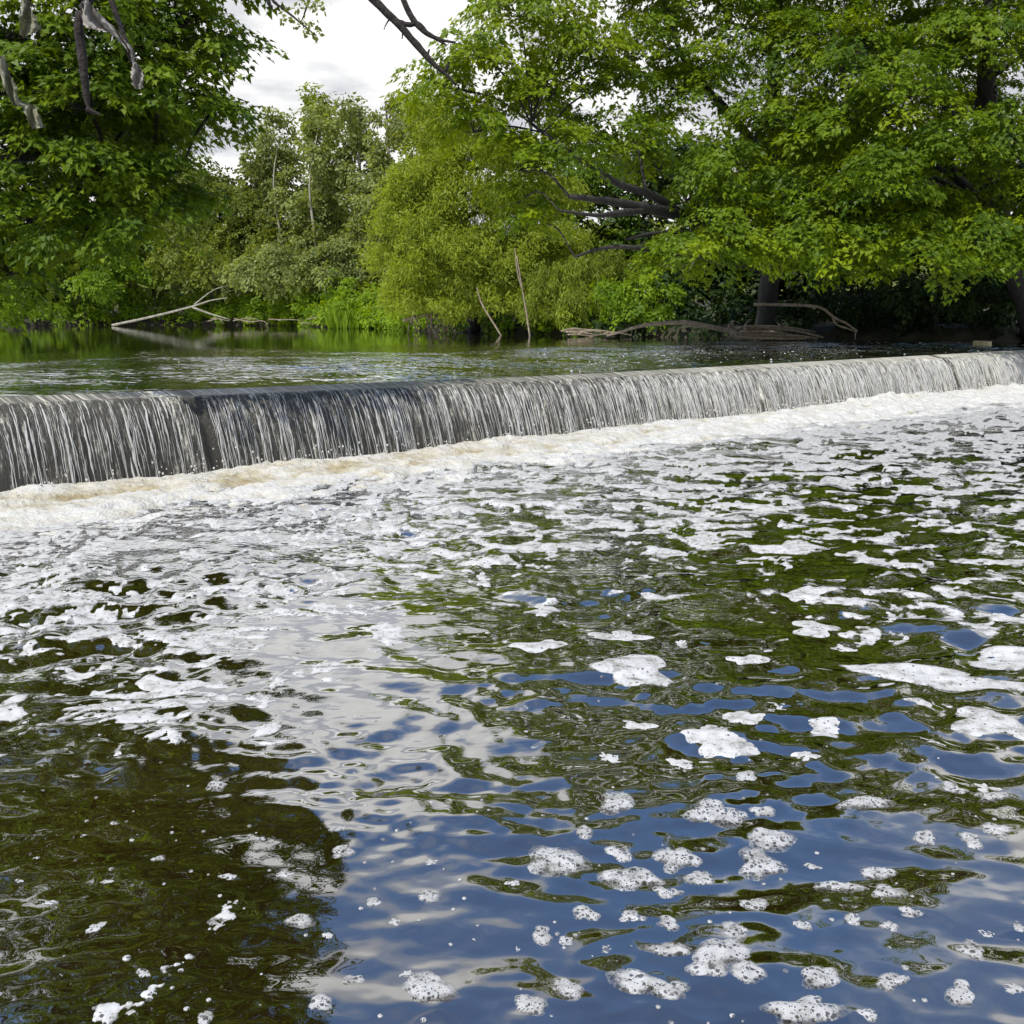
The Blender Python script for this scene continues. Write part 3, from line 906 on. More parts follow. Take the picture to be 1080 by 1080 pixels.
def sprays(lobes, per_m2, leaves, rad, size, style, seed, base_tint=.45, shell=(.55, 1.05), droop=.35):
    """leaf sprays over lobes [(centre, (rx,ry,rz), tint)] -> leaf data and spray centres"""
    g = np.random.default_rng(seed)
    P, N, D, Sz, Tn, cent = [], [], [], [], [], []
    for li, (c, r, tl) in enumerate(lobes):
        c, r = np.asarray(c, float), np.asarray(r, float)
        area = 4 * math.pi * ((r[0] * r[1]) ** 1.6 / 3 + (r[0] * r[2]) ** 1.6 / 3 + (r[1] * r[2]) ** 1.6 / 3) ** (1 / 1.6)
        n = max(5, int(per_m2 * area * (.55 if r[0] >= 1.85 and style == 'tier' else (.6 if style == 'tier' and size < .11 and r[0] >= 1.25 else 1))))
        d = unit(g.normal(size=(n, 3)))
        d[:, 2] = np.where(d[:, 2] < -.45, -d[:, 2] * .6, d[:, 2])
        d = unit(d)
        rr = g.uniform(*shell, size=(n, 1))
        sc = c + d * r * rr
        cent.append(np.hstack([sc, np.full((n, 1), li)]))
        if style == 'tier':
            sn = unit(np.array([0, 0, .85]) + .55 * d + .18 * g.normal(size=(n, 3)))
        elif style == 'hang':
            sn = unit(d + .4 * g.normal(size=(n, 3)))
        else:
            sn = unit(.5 * np.array([0, 0, 1]) + d + .5 * g.normal(size=(n, 3)))
        outw = unit(d * np.array([1, 1, .15]) + .25 * g.normal(size=(n, 3)))
        outw = unit(outw - (outw * sn).sum(1, keepdims=True) * sn)
        side = np.cross(sn, outw)
        m = leaves
        srad = rad * g.uniform(.65, 1.25, size=(n, 1))
        a = g.uniform(-math.pi, math.pi, (n, m))
        q = np.sqrt(g.uniform(0, 1, (n, m)))
        lx, ly = q * np.cos(a) * srad * 1.15, q * np.sin(a) * srad * .8
        st = base_tint + tl + .22 * g.normal(size=(n, 1))
        if style == 'soft':
            p = sc[:, None] + srad[..., None] * .62 * g.normal(size=(n, m, 3)) * np.array([1, 1, .85])
            dd = g.normal(size=(n, m, 3)) * .8 + .5 * outw[:, None] - np.array([0, 0, .55])
            nn = sn[:, None] + .9 * g.normal(size=(n, m, 3))
        elif style == 'hang':
            hz = -g.uniform(-.3, 1, (n, m)) * srad * 1.15
            p = sc[:, None] + (lx * .6)[..., None] * outw[:, None] + (ly * .6)[..., None] * side[:, None]
            p = p + np.stack([0 * hz, 0 * hz, hz], -1)
            dd = np.stack([0 * hz, 0 * hz, 0 * hz - 1], -1) + .55 * g.normal(size=(n, m, 3)) + .3 * outw[:, None]
            nn = sn[:, None] + .7 * g.normal(size=(n, m, 3))
        else:
            lz = -droop * q ** 2 * srad + .10 * srad * g.normal(size=(n, m))
            p = sc[:, None] + lx[..., None] * outw[:, None] + ly[..., None] * side[:, None] + lz[..., None] * sn[:, None]
            dd = (np.cos(a) + .7)[..., None] * outw[:, None] + np.sin(a)[..., None] * side[:, None] - .30 * np.array([0, 0, 1]) + .25 * g.normal(size=(n, m, 3))
            nn = sn[:, None] + .38 * g.normal(size=(n, m, 3))
        P.append(p.reshape(-1, 3))
        N.append(nn.reshape(-1, 3))
        D.append(dd.reshape(-1, 3))
        Sz.append((size * g.uniform(.65, 1.25, (n, m))).ravel())
        Tn.append(np.clip(st + .10 * g.normal(size=(n, m)), 0.02, .9).ravel())
    return [np.concatenate(v) for v in (P, N, D, Sz, Tn)], np.vstack(cent)


def crown(data, tmpl, material, parent, name='crown'):
    V, Fc, t = leaf_arrays(*data, tmpl)
    return mesh_np(name, V - np.array(parent.location), Fc, material, parent, smooth=False, fattr={'tint': t})


def limb_path(a, b, sag=.12, n=5):
    a, b = np.asarray(a, float), np.asarray(b, float)
    mid = (a + b) / 2 + np.array([0, 0, sag * np.linalg.norm(b - a)]) + rng.normal(size=3) * .04 * np.linalg.norm(b - a)
    return smooth_path([a, mid, b], n)


def build_tree(name, label, cat, group, trunk, lobes, leafm, tmpl, barkm, seed, per_m2, leaves, rad, size, style,
               limbs=(), limb_lobes=True, base_tint=.45, twig=True, droop=.35, shell=(.55, 1.05), twig_r=.008):
    """trunk rows (x,y,z,r); limbs: lists of rows (x,y,z,r)"""
    trunk = np.asarray(trunk, float)
    root = empty(name, trunk[0, :3], label, cat, group)
    o3 = trunk[0, :3]
    tp = smooth_path(trunk, 4)
    tb = Tubes()
    tb.add(tp[:, :3], tp[:, 3], 9, .05)
    tb.build('trunk', barkm, root, o3)
    starts = [tp]
    for L in limbs:
        L = smooth_path(np.asarray(L, float), 4)
        tb = Tubes()
        tb.add(L[:, :3], L[:, 3], 7, .06)
        tb.build('limb', barkm, root, o3)
        starts.append(L)
    allp = np.vstack(starts)
    tw = Tubes()
    data, cent = sprays(lobes, per_m2, leaves, rad, size, style, seed, base_tint, shell, droop)
    for li, (c, r, tl) in enumerate(lobes):
        c = np.asarray(c, float)
        if limb_lobes:
            cand = allp[:, :3] - c
            cost = np.linalg.norm(cand, axis=1) + 1.5 * np.maximum(cand[:, 2] + .2, 0)
            k = int(np.argmin(cost))
            P = limb_path(allp[k, :3], c)
            r0 = min(allp[k, 3] * .6, .02 + .018 * np.linalg.norm(allp[k, :3] - c))
            tb = Tubes()
            tb.add(P, np.linspace(r0, .022, len(P)), 6, .05)
            tb.build('limb', barkm, root, o3)
        if twig:
            for sc in cent[cent[:, 3] == li][::2]:
                P = limb_path(c, sc[:3], .05, 2)
                tw.add(P, np.linspace(twig_r * 1.8, twig_r * .5, len(P)), 3)
    if twig and tw.V:
        tag(tw.build('twigs', barkm, root, o3), kind='stuff')
    crown(data, tmpl, leafm, root)
    return root


def lob(px, py, Y, r, ry=None, rz=None, t=0.0):
    return (at(px, py, Y), (r, ry or r * 1.05, rz or r * .8), t)


# right-hand maples ---------------------------------------------------------
tA = [(*at(806, 352, 37), .34), (*at(812, 300, 35.5), .32), (*at(822, 235, 33), .31), (*at(818, 150, 32), .25), (*at(816, 60, 32), .2), (*at(822, -60, 32), .14), (*at(815, -180, 32), .06)]
limbsA = [[(*at(815, 272, 33.6), .24), (*at(765, 252, 30.5), .21), (*at(722, 229, 28.6), .18), (*at(680, 219, 27.2), .13), (*at(640, 212, 26.4), .10), (*at(600, 207, 25.8), .06)],
          [(*at(722, 229, 28.6), .15), (*at(690, 207, 27.6), .11), (*at(655, 195, 26.8), .09), (*at(612, 168, 26.4), .06), (*at(560, 130, 26.8), .04)],
          [(*at(740, 236, 29), .13), (*at(700, 221, 27.8), .11), (*at(660, 224, 26.6), .09), (*at(628, 227, 25.8), .05), (*at(590, 222, 25.4), .03)],
          [(*at(815, 262, 33), .12), (*at(740, 249, 29), .09), (*at(695, 246, 27.4), .06), (*at(660, 252, 26.6), .035)],
          [(*at(800, 285, 33), .09), (*at(690, 264, 27), .06), (*at(640, 261, 26.4), .05), (*at(606, 271, 26), .03)],
          [(*at(818, 180, 32.4), .18), (*at(770, 120, 31), .12), (*at(720, 60, 30), .08), (*at(690, -40, 30), .05)]]
lobA = [lob(*a) for a in (
    (468, 92, 27, 1.05, None, None, .22), (515, 62, 27, 1.3, None, None, .22), (500, 140, 27, 1.2, None, None, .22), (560, 105, 27.5, 1.3, None, None, .22), (548, 18, 28, 1.4, None, None, .22), (604, 36, 28, 1.4, None, None, .22),
    (548, 180, 27, 1.25, None, None, .22), (590, 160, 26.8, 1.0), (618, 150, 28, .9), (672, 150, 28, 1.1), (712, 95, 30, 1.2), (672, 50, 29.5, 1.2), (760, 175, 28.5, 1.5),
    (742, 85, 30, 1.4), (715, 15, 31, 1.6), (650, -35, 30, 1.8), (580, -50, 30, 1.8), (545, -110, 31, 1.5), (700, -90, 32, 2.1), (790, -120, 32, 2.3),
    (620, -130, 31, 2), (785, 30, 31, 1.7), (820, 130, 29.3, 1.6), (835, 60, 30, 1.7), (745, 205, 28.6, 1.0), (840, 215, 28.3, 1.5), (770, 235, 27.6, 1.2),
    (718, 270, 26.8, 1.0), (775, 262, 27, 1.1), (825, 268, 27, 1.0), (690, 175, 30, .9), (730, -190, 33, 2.2), (660, -210, 33, 1.8), (575, 235, 27, .7), (545, 215, 27.4, .8), (590, 92, 28.6, 1.1), (645, 92, 29, .9), (700, 128, 30, .9), (625, 70, 29, .9), (735, 272, 26.6, 1.1))]
roof = np.random.default_rng(5)
lobA += [(at(roof.uniform(760, 900), roof.uniform(-170, 210), roof.uniform(31, 38)), (1.9, 2.0, 1.2), 0.0) for _ in range(16)]  # mostly unseen lobes, added overhead to shade the bank below
mapleA = build_tree('maple_tree', 'big spreading maple with thick bare limbs reaching left over the water', 'tree', 'maples on the right bank', tA, lobA,
                    M['maple_leaf'], MAPLE, M['bark'], 11, 1.3, 66, .55, .172, 'tier', limbsA, base_tint=.47)
tB = [(*at(1092, 356, 34), .38), (*at(1060, 250, 32.5), .30), (*at(1038, 150, 30.5), .28), (*at(1042, 60, 29.5), .22), (*at(1050, -80, 30), .14), (*at(1045, -180, 30), .06)]
limbsB = [[(*at(1040, 220, 30), .16), (*at(980, 160, 29), .11), (*at(915, 120, 28.5), .07), (*at(880, 60, 28.5), .04)]]
lobB = [lob(*a) for a in (
    (900, 55, 28.4, 1.6), (882, 135, 27.8, 1.5), (955, 105, 27.2, 1.5), (1035, 50, 28, 1.6), (1000, 170, 26.8, 1.5), (930, 195, 26.8, 1.5), (1072, 140, 27, 1.5),
    (890, 262, 26.6, 1.2), (960, 262, 26.2, 1.2), (1035, 258, 26, 1.3), (1090, 220, 27, 1.5), (980, -20, 29, 2.0), (1070, -40, 29, 2.0), (890, -40, 30, 1.9),
    (1150, 50, 28, 1.8), (1160, 180, 27, 1.7), (1000, -130, 30.5, 2.3), (900, -140, 31, 2.2), (1110, -150, 30.5, 2.2), (1000, 282, 25.3, .7), (1000, 40, 29.5, 1.3),
    (1210, -60, 29, 2.2), (1250, 120, 28, 2), (1010, -210, 32, 2), (1130, 270, 26, 1.2))]
lobB += [(at(roof.uniform(860, 1230), roof.uniform(-170, 230), roof.uniform(30, 37)), (1.9, 2.0, 1.2), 0.0) for _ in range(30)]  # more mostly unseen lobes, added to deepen the bank's shade
lobB += [lob(*a) for a in ((870, 270, 28.5, 1.0), (920, 268, 28, 1.0), (1060, 262, 27, 1.1), (840, 250, 29, 1.2), (915, 240, 28, 1.2), (1000, 225, 28, 1.2), (850, 262, 27, 1.1), (1070, 275, 26, .9), (830, 245, 27, 1.2), (880, 225, 27, 1.3), (960, 235, 26.6, 1.2))]
build_tree('maple_tree', 'maple at the far right whose lowest boughs hang to the pale slab at the water', 'tree', 'maples on the right bank', tB, lobB,
           M['maple_leaf'], MAPLE, M['bark'], 12, 1.3, 66, .55, .172, 'tier', limbsB, base_tint=.42)

# left maple -----------------------------------------------------------------
tL = [(-10.6, 12.6, 1.0, .45), (-10.0, 12.5, 3.2, .38), (-9.1, 12.4, 5.4, .32), (-8.2, 12.6, 8, .22), (-7.4, 12.8, 11, .1)]
limbsL = [[(-9.9, 12.5, 3.4, .16), (*at(-80, 170, 12.3), .09), (*at(40, 165, 12), .055), (*at(130, 172, 12), .035), (*at(190, 182, 12), .02)],
          [(-10, 12.5, 3.0, .12), (*at(-60, 215, 12), .06), (*at(60, 200, 11.8), .04), (*at(130, 212, 11.7), .025)],
          [(-9.3, 12.4, 5, .18), (*at(-60, 20, 12.3), .1), (*at(70, 60, 12.2), .06), (*at(190, 40, 12.4), .03)]]
lobL = [lob(*a) for a in (
    (40, 50, 12, .85), (125, 35, 12, .8), (195, 25, 12.5, .75), (238, 62, 12.5, .55), (90, 115, 11.6, .8), (170, 105, 12, .75), (222, 120, 12.3, .5),
    (20, 165, 11.6, .85), (110, 190, 11.6, .7), (165, 180, 12, .65), (30, 235, 11.6, .75), (90, 250, 11.6, .6), (150, 235, 11.7, .6), (10, 290, 11.6, .5),
    (195, 215, 12, .4), (-80, 90, 12, 1.1), (-100, 230, 12, 1.0), (-190, 20, 13, 1.3), (60, -50, 12.5, 1.1), (160, -60, 12.5, 1.05), (228, -40, 13, .75),
    (20, -170, 13, 1.4), (140, -180, 13, 1.2), (215, -160, 13, .85), (80, -310, 13.5, 1.5), (190, -310, 13.5, 1.1), (-100, -190, 13, 1.5), (50, -460, 14, 1.5),
    (170, -470, 14, 1.2), (100, -620, 14, 1.4), (-80, -380, 14, 1.6), (-150, -600, 14, 1.6), (-220, -220, 14, 1.6), (-30, 315, 11.4, .5), (70, 150, 12.6, .8), (0, 100, 12.8, .9), (140, 130, 12.9, .8))]
build_tree('maple_tree', 'dark leafy maple whose boughs hang over the water from the left edge', 'tree', 'maples on the left bank', tL, lobL,
           M['dark_leaf'], MAPLE, M['bark'], 13, 4.6, 58, .30, .105, 'tier', limbsL, twig_r=.005, base_tint=.45)

# willow and scrub on the far bank -------------------------------------------
wb = at(500, 350, 48.5)
tW = [(*wb, .3), (*at(498, 300, 48), .26), (*at(490, 230, 47.5), .18), (*at(485, 150, 47.5), .08)]
lobW = [lob(*a) for a in ((470, 150, 47, 1.3), (500, 165, 47, 1.4), (445, 195, 46.5, 1.4), (490, 215, 46, 1.6), (535, 215, 46.5, 1.5), (420, 238, 46.5, 1.2), (455, 250, 45.6, 1.5),
                           (505, 265, 45.6, 1.6), (555, 262, 46.5, 1.4), (412, 275, 46.5, 1.0), (440, 295, 45.4, 1.2), (490, 300, 45.3, 1.1), (590, 262, 47, 1.3), (455, 120, 47.5, .9), (545, 170, 48, 1.3), (590, 210, 48.5, 1.4), (425, 318, 45.3, 1.0), (455, 325, 45, 1.0), (490, 328, 45, .9), (525, 318, 45, 1.1), (560, 318, 45.5, 1.1), (470, 270, 45, 1.4), (535, 285, 45.2, 1.2), (430, 215, 46.5, 1.2), (470, 180, 46.3, 1.2))]
build_tree('willow_tree', 'pale sage-green willow dome in the middle of the far bank', 'tree', None, tW, lobW, M['willow_leaf'], BLADE, M['bark'], 14, 3.2, 58, .36, .25, 'soft', base_tint=.80,
           twig_r=.006)


def bush(label, px, py, Y, lobes, leafm, tmpl, seed, size, per=2.2, leaves=40, rad=.4, tint=.45, style='ball', group='bushes on the far bank'):
    k, Y0 = 1.0, Y
    while poly_sd(*[np.array([v]) for v in at(px, py, Y)[:2]], RIV)[0] < .8 and Y < Y0 * 1.5:      # keep the foot on dry land
        Y += .5
    k = Y / Y0
    lobes = [(a, b_, c_ * k, d_ * k) for a, b_, c_, d_ in lobes]
    b = at(px, py, Y)
    b[2] = min(b[2], 1.6)
    tr = [(*b, .10), (b[0], b[1], b[2] + .8, .07), (b[0], b[1], b[2] + 1.6, .03)]
    return build_tree('bush', label, 'bush', group, tr, [lob(*a) for a in lobes], leafm, tmpl, M['bark'], seed, per, leaves, rad, size, style, base_tint=tint, twig_r=.006)


bush('bright green bush between the willow and the dark shade of the maples', 668, 352, 39, ((645, 315, 38.5, .9), (672, 308, 38.5, .95), (700, 318, 38.5, .8), (660, 332, 38, .8), (690, 335, 38, .7)), M['herb_leaf'], KITE, 21, .17, tint=.5)
bush('loose pale willow scrub right of the willow dome', 600, 352, 42.5, ((580, 300, 42, 1.2), (615, 290, 42.5, 1.3), (600, 320, 41.5, 1.1), (630, 318, 42, 1.0), (565, 322, 42, .9), (640, 285, 43, 1.2)), M['willow_leaf'], BLADE, 22, .22, per=3, leaves=50, style='hang', tint=.4)
bush('olive scrub willow beside the dark left maple', 225, 338, 76, ((215, 205, 77, 2.6), (240, 225, 76, 2.8), (205, 250, 76, 2.6), (262, 258, 75, 2.6), (230, 280, 74, 2.4), (190, 285, 75, 2.2)), M['scrub_leaf'], KITE, 23, .26, per=1.3, rad=.7, leaves=44)
bush('grey-green scrub at the foot of the pale-trunked trees', 320, 335, 73, ((290, 278, 73, 2.2), (330, 285, 73, 2.0), (365, 275, 73, 2.2), (310, 300, 72, 1.8), (350, 300, 72, 1.8), (268, 292, 72, 1.9)), M['ash_leaf'], KITE, 24, .26, per=1.3, rad=.7, leaves=44)
bush('light green sallow on the left behind the hanging boughs', 90, 338, 68, ((40, 285, 68, 2.0), (80, 270, 69, 2.2), (120, 280, 69, 2.0), (150, 290, 70, 1.8), (20, 305, 67, 1.6), (100, 305, 67, 1.6)), M['herb_leaf'], KITE, 25, .28, per=1.3, rad=.7, leaves=44, tint=.5)
bush('fresh green bush under the left side of the willow', 405, 347, 54, ((395, 320, 54, .8), (415, 322, 53.5, .8), (428, 325, 52, .8), (405, 335, 53, .6)), M['herb_leaf'], KITE, 26, .18, tint=.4)
bush('dark bush in the deep shade under the far right maple', 985, 356, 34, ((940, 318, 34.5, 1.2), (990, 322, 34, 1.2), (1045, 320, 33.5, 1.2), (880, 320, 35.5, 1.2)), M['shade_painted_leaf'], KITE, 27, .17, tint=.25)

# tall trees behind the far bank -----------------------------------------------


def tall_tree(label, px, top, Y, wpx, seed, leafm, tint, pale=True, bot=300, base=332):
    g = np.random.default_rng(seed)
    b = at(px, base, Y)
    lean = g.uniform(-14, 14)
    tr = [(*b, .24), (*at(px + lean * .2, 270, Y), .20), (*at(px + lean * .5, 200, Y), .15), (*at(px + lean, top + 22, Y), .05)]
    if px in (303, 336):
        wv = [0, .25, -.2, .35]
        tr = [(x + wv[k], y - 2.2, z - (2.6 if k == 3 else 0), r * (.75, .62, .5, .6)[k]) for k, (x, y, z, r) in enumerate(tr)]
    lobes = []
    for i in range(17):
        q = (i + .5) / 17
        py = bot + (top + 14 - bot) * q
        sp = wpx * (1 - .45 * q ** 2.5) * .72
        for _ in range(3 if q < .6 else 2):
            lobes.append(lob(px + lean * q + g.uniform(-1, 1) * sp, py + g.uniform(-12, 16) + 26 * q * g.random() ** 2, Y + g.uniform(-2.4, 1.6), g.uniform(.7, 1.3) * (1.1 - .45 * q), None, g.uniform(.7, 1.9) * (1.1 - .2 * q), t=g.normal() * .07))
    return build_tree('tall_tree', label, 'tree', 'slender trees behind the far bank', tr, lobes, leafm, KITE, M['pale_bark'] if pale else M['bark'], seed, 1.25, 23, .6, .295,
                      'ball', base_tint=tint, twig=False, shell=(.15, 1.2), limb_lobes=False)


tall_tree('slender tree at the left end of the far stand, next to the olive scrub', 262, 122, 84, 30, 31, M['ash_leaf'], .45)
tall_tree('slender grey-green tree with a thin pale trunk, second from the left of the stand', 303, 97, 83, 32, 32, M['ash_leaf'], .40)
tall_tree('tallest pale-trunked tree in the centre of the far stand', 336, 84, 80, 32, 33, M['ash_leaf'], .5)
tall_tree('yellow-green tree behind the pale-trunked tree of the far stand', 352, 82, 90, 30, 34, M['willow_leaf'], .45)
tall_tree('grey-green tree in the far stand between the tallest one and the willow', 382, 92, 78, 32, 35, M['ash_leaf'], .36)
tall_tree('tree at the right end of the far stand, its crown touching the maple', 416, 84, 76, 34, 36, M['ash_leaf'], .48)
tall_tree('tree rising directly behind the pale willow dome', 452, 92, 70, 36, 37, M['willow_leaf'], .35, False)
# trees behind the right-hand maples, with shade put into their leaf colour
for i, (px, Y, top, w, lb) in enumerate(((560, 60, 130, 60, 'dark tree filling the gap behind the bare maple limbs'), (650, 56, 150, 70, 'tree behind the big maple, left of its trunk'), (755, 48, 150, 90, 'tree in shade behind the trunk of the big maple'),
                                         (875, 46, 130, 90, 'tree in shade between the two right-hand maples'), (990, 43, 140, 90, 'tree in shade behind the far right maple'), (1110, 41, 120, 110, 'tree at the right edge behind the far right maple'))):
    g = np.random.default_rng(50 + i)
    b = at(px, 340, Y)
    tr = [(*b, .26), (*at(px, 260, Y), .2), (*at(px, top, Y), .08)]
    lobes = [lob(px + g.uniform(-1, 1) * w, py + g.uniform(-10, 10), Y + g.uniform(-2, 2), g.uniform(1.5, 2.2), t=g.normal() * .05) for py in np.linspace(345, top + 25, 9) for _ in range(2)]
    build_tree('shade_tree', lb, 'tree', 'trees behind the right-hand maples', tr, lobes, M['shade_painted_leaf' if i > 1 else 'dark_leaf'], KITE, M['bark'], 60 + i, 1.1, 24, .6, .31, 'tier', base_tint=.15, twig=False)

for i, (px, Y, top, w, lb) in enumerate(((-190, 27, 60, 130, 'tree on the left bank behind the hanging maple, nearest the left edge'), (55, 84, 75, 75, 'far tree seen through the left part of the hanging maple'), (135, 86, 95, 50, 'far tree seen through the right part of the hanging maple'))):
    g = np.random.default_rng(90 + i)
    b = at(px, 338, Y)
    tr = [(*b, .11), (*at(px + 3, 260, Y), .1), (*at(px, top, Y), .05)]
    lobes = [lob(px + g.uniform(-1, 1) * w, py + g.uniform(-10, 10), Y + g.uniform(-2, 2), g.uniform(.045, .06) * Y * .8, t=g.normal() * .05) for py in np.linspace((320, 280, 255)[i], top + 25, 9) for _ in range(2)]
    build_tree('shade_tree', lb, 'tree', 'trees behind the left maple', tr, lobes, M['dark_leaf'], KITE, M['bark'], 95 + i, .9, 24, .6, .30, 'tier', base_tint=.4, twig=False)

# distant wood, one mass behind everything
lobes = []
for i in range(120):
    a = math.radians(-62 + 124 * i / 119)
    R = rng.uniform(112, 128)
    h = rng.uniform(7, 11)
    lobes.append(((R * math.sin(a), R * math.cos(a), h * .55), (5.0, 4.0, h * .62), rng.normal() * .08))
data, _ = sprays(lobes, .16, 13, 1.6, 1.5, 'ball', 77, .4)
V, Fc, t = leaf_arrays(*data, KITE)
tag(mesh_np('woodland', V, Fc, M['ash_leaf'], smooth=False, fattr={'tint': t}), kind='stuff')

# undergrowth along the banks ----------------------------------------------------
lobes, shade = [], []
for (x0, y0), (x1, y1) in zip(far[:-1], far[1:]):
    L = math.hypot(x1 - x0, y1 - y0)
    for j in range(max(2, int(L / 1.5))):
        q = (j + .5) / max(2, int(L / 1.5))
        x, y = x0 + (x1 - x0) * q, y0 + (y1 - y0) * q
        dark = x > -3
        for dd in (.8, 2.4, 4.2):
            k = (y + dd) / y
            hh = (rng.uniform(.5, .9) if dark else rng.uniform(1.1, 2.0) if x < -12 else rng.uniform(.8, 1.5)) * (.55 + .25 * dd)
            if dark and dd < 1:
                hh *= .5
            (shade if x > 4 else lobes).append(((x * k + rng.normal() * .3, y + dd, 1.15 + hh * .35), (.95, .8, hh), rng.normal() * .12 - (.12 if dark else 0)))  # lower tint paints the maples' shade into the bank leaves
for (x0, y0), (x1, y1) in zip(RIV[-7:-1], RIV[-6:]):
    L = math.hypot(x1 - x0, y1 - y0)
    for j in range(int(L / 2)):
        q = (j + .5) / int(L / 2)
        lobes.append(((x0 + (x1 - x0) * q - 1.6, y0 + (y1 - y0) * q, 1.3), (1.2, 1.1, rng.uniform(.8, 1.6)), rng.normal() * .1))
data, _ = sprays(lobes, 1.5, 24, .42, .24, 'ball', 78, .6)
V, Fc, t = leaf_arrays(*data, KITE)
tag(mesh_np('undergrowth', V, Fc, M['herb_leaf'], smooth=False, fattr={'tint': t}), kind='stuff')

data, _ = sprays(shade, 1.3, 22, .42, .24, 'ball', 79, .08)  # low base tint, shade again put into the leaf colour
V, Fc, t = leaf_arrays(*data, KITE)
tag(mesh_np('undergrowth', V, Fc, M['shade_painted_leaf'], smooth=False, fattr={'tint': t}), kind='stuff')

# reed tuft
n = 900
rx = rng.uniform(352, 395, n)
P = np.array([onplane(a, 346.5, UPZ) for a in rx])
P[:, 1] -= rng.uniform(0, 2.2, n)
P[:, 2] = UPZ - .05
D = np.array([0, 0, 1]) + rng.normal(size=(n, 3)) * .16
data = (P, rng.normal(size=(n, 3)) + 1e-3, D, rng.uniform(.6, 1.25, n), np.clip(rng.normal(.6, .15, n), 0, .9))
rd = empty('reed_tuft', (*P.mean(0)[:2], UPZ), 'tuft of bright green reeds at the water edge left of the willow', 'reeds')
crown(data, BLADE, M['herb_leaf'], rd, 'blades')['kind'] = 'stuff'

# ------------------------------------------------------------------ driftwood and sticks


def branch_thing(name, label, cat, paths, m, k=7, group=None, part=None, wob=.08):
    o3 = np.asarray(paths[0][0][:3], float)
    root = empty(name, o3, label, cat, group)
    for i, P in enumerate(paths):
        P = smooth_path(np.asarray(P, float), 4)
        tb = Tubes()
        tb.add(P[:, :3], P[:, 3], k, wob)
        tb.build((part or 'stem') if i == 0 else 'branch', m, root, o3)
    return root


def pp(rows, Y):
    return [(*at(a, b, Y + (r[3] if len(r) > 3 else 0)), r[2]) for r in rows for a, b in [r[:2]]]


branch_thing('fallen_log', 'pale fallen trunk slanting out of the far bank into calm water', 'log',
             [pp([(118, 343, .09), (160, 334, .08), (200, 324, .065), (222, 317, .045), (240, 314, .03)], 75),
              pp([(203, 324, .08), (222, 331, .06), (243, 337, .03)], 75), pp([(205, 321, .05), (225, 306, .03), (245, 300, .015)], 75)], M['pale_bark'], part='trunk')
branch_thing('driftwood', 'long dark driftwood log with splintered pale root end under the maples', 'driftwood',
             [pp([(640, 354, .035), (655, 350, .045), (680, 343, .06), (720, 340, .08), (750, 345, .085), (778, 351, .09)], 34.4),
              pp([(768, 347, .09), (800, 346, .07), (840, 349, .05), (868, 356, .03)], 34.6), pp([(770, 352, .10), (800, 353, .08), (835, 354, .06), (862, 357, .03)], 34.3),
              pp([(775, 355, .07), (810, 357, .05), (850, 357, .03)], 34.2), pp([(768, 349, .06), (770, 342, .05), (773, 338, .02)], 34.5),
              pp([(790, 355, .09), (786, 347, .07), (787, 341, .03)], 34.3), pp([(780, 350, .05), (815, 350, .04), (830, 353, .02)], 34.2),
              pp([(776, 348, .04), (790, 344, .04), (830, 345, .03), (860, 350, .015)], 34.4)], M['dead_wood'], part='log')
branch_thing('dead_branch', 'bare pale branch arching out of the shade above the driftwood', 'branch',
             [pp([(795, 321, .05), (830, 321.5, .05), (864, 324, .045), (880, 335, .04), (892, 341, .035), (904, 349, .03)], 33.5),
              pp([(878, 334, .03), (882, 342, .03), (895, 347, .025), (904, 350, .015)], 33.5), pp([(903, 348, .02), (902, 353, .02), (902, 358, .015)], 33.4)], M['dead_wood'])
branch_thing('leaning_stick', 'thin bare stick leaning left out of the water before the willow', 'stick', [pp([(529, 354.5, .035), (520, 340, .04), (508, 320, .035), (503, 303, .02)], 43)], M['dead_wood'])
branch_thing('leaning_stick', 'taller pale stick standing nearly upright from the water before the willow', 'stick',
             [pp([(559, 356, .04), (556, 335, .04), (551, 305, .03), (545, 270, .02)], 42), pp([(551, 306, .03), (546, 288, .03), (543, 262, .015)], 42)], M['dead_wood'])
rt = []
for i in range(16):
    x = rng.uniform(428, 482)
    rt.append(pp([(x, rng.uniform(328, 338), .05), (x + rng.uniform(-6, 6), 343, .04), (x + rng.uniform(-10, 10), 352.5, .02)], 46 + rng.uniform(-.6, .6)))
rt.insert(0, pp([(425, 338, .08), (450, 332, .09), (480, 331, .08), (500, 338, .05)], 46.2))
branch_thing('root_tangle', 'tangle of bare dead roots in the undercut bank below the willow', 'roots', rt, M['dead_wood'], 5)
rt = []
for i in range(9):
    x = rng.uniform(575, 640)
    y = rng.uniform(347, 353)
    rt.append(pp([(x, y, .03), (x + rng.uniform(8, 16), y + rng.uniform(-3, 2), .03), (x + rng.uniform(18, 34), y + rng.uniform(-1, 3), .02)], 40 + rng.uniform(-.5, .5)))
branch_thing('brushwood', 'low heap of dead sticks at the waterline right of the upright stick', 'brushwood', rt, M['dead_wood'], 5)
rt = []
for i in range(10):
    x = rng.uniform(195, 335)
    y = rng.uniform(336, 341)
    rt.append(pp([(x, y, .035), (x + rng.uniform(6, 16), y + rng.uniform(-5, 3), .03), (x + rng.uniform(16, 30), y + rng.uniform(-2, 4), .02)], 71 + rng.uniform(-.5, .5)))
branch_thing('brushwood', 'grey dead brushwood below the far bank herbs, right of the fallen trunk', 'brushwood', rt, M['dead_wood'], 5)

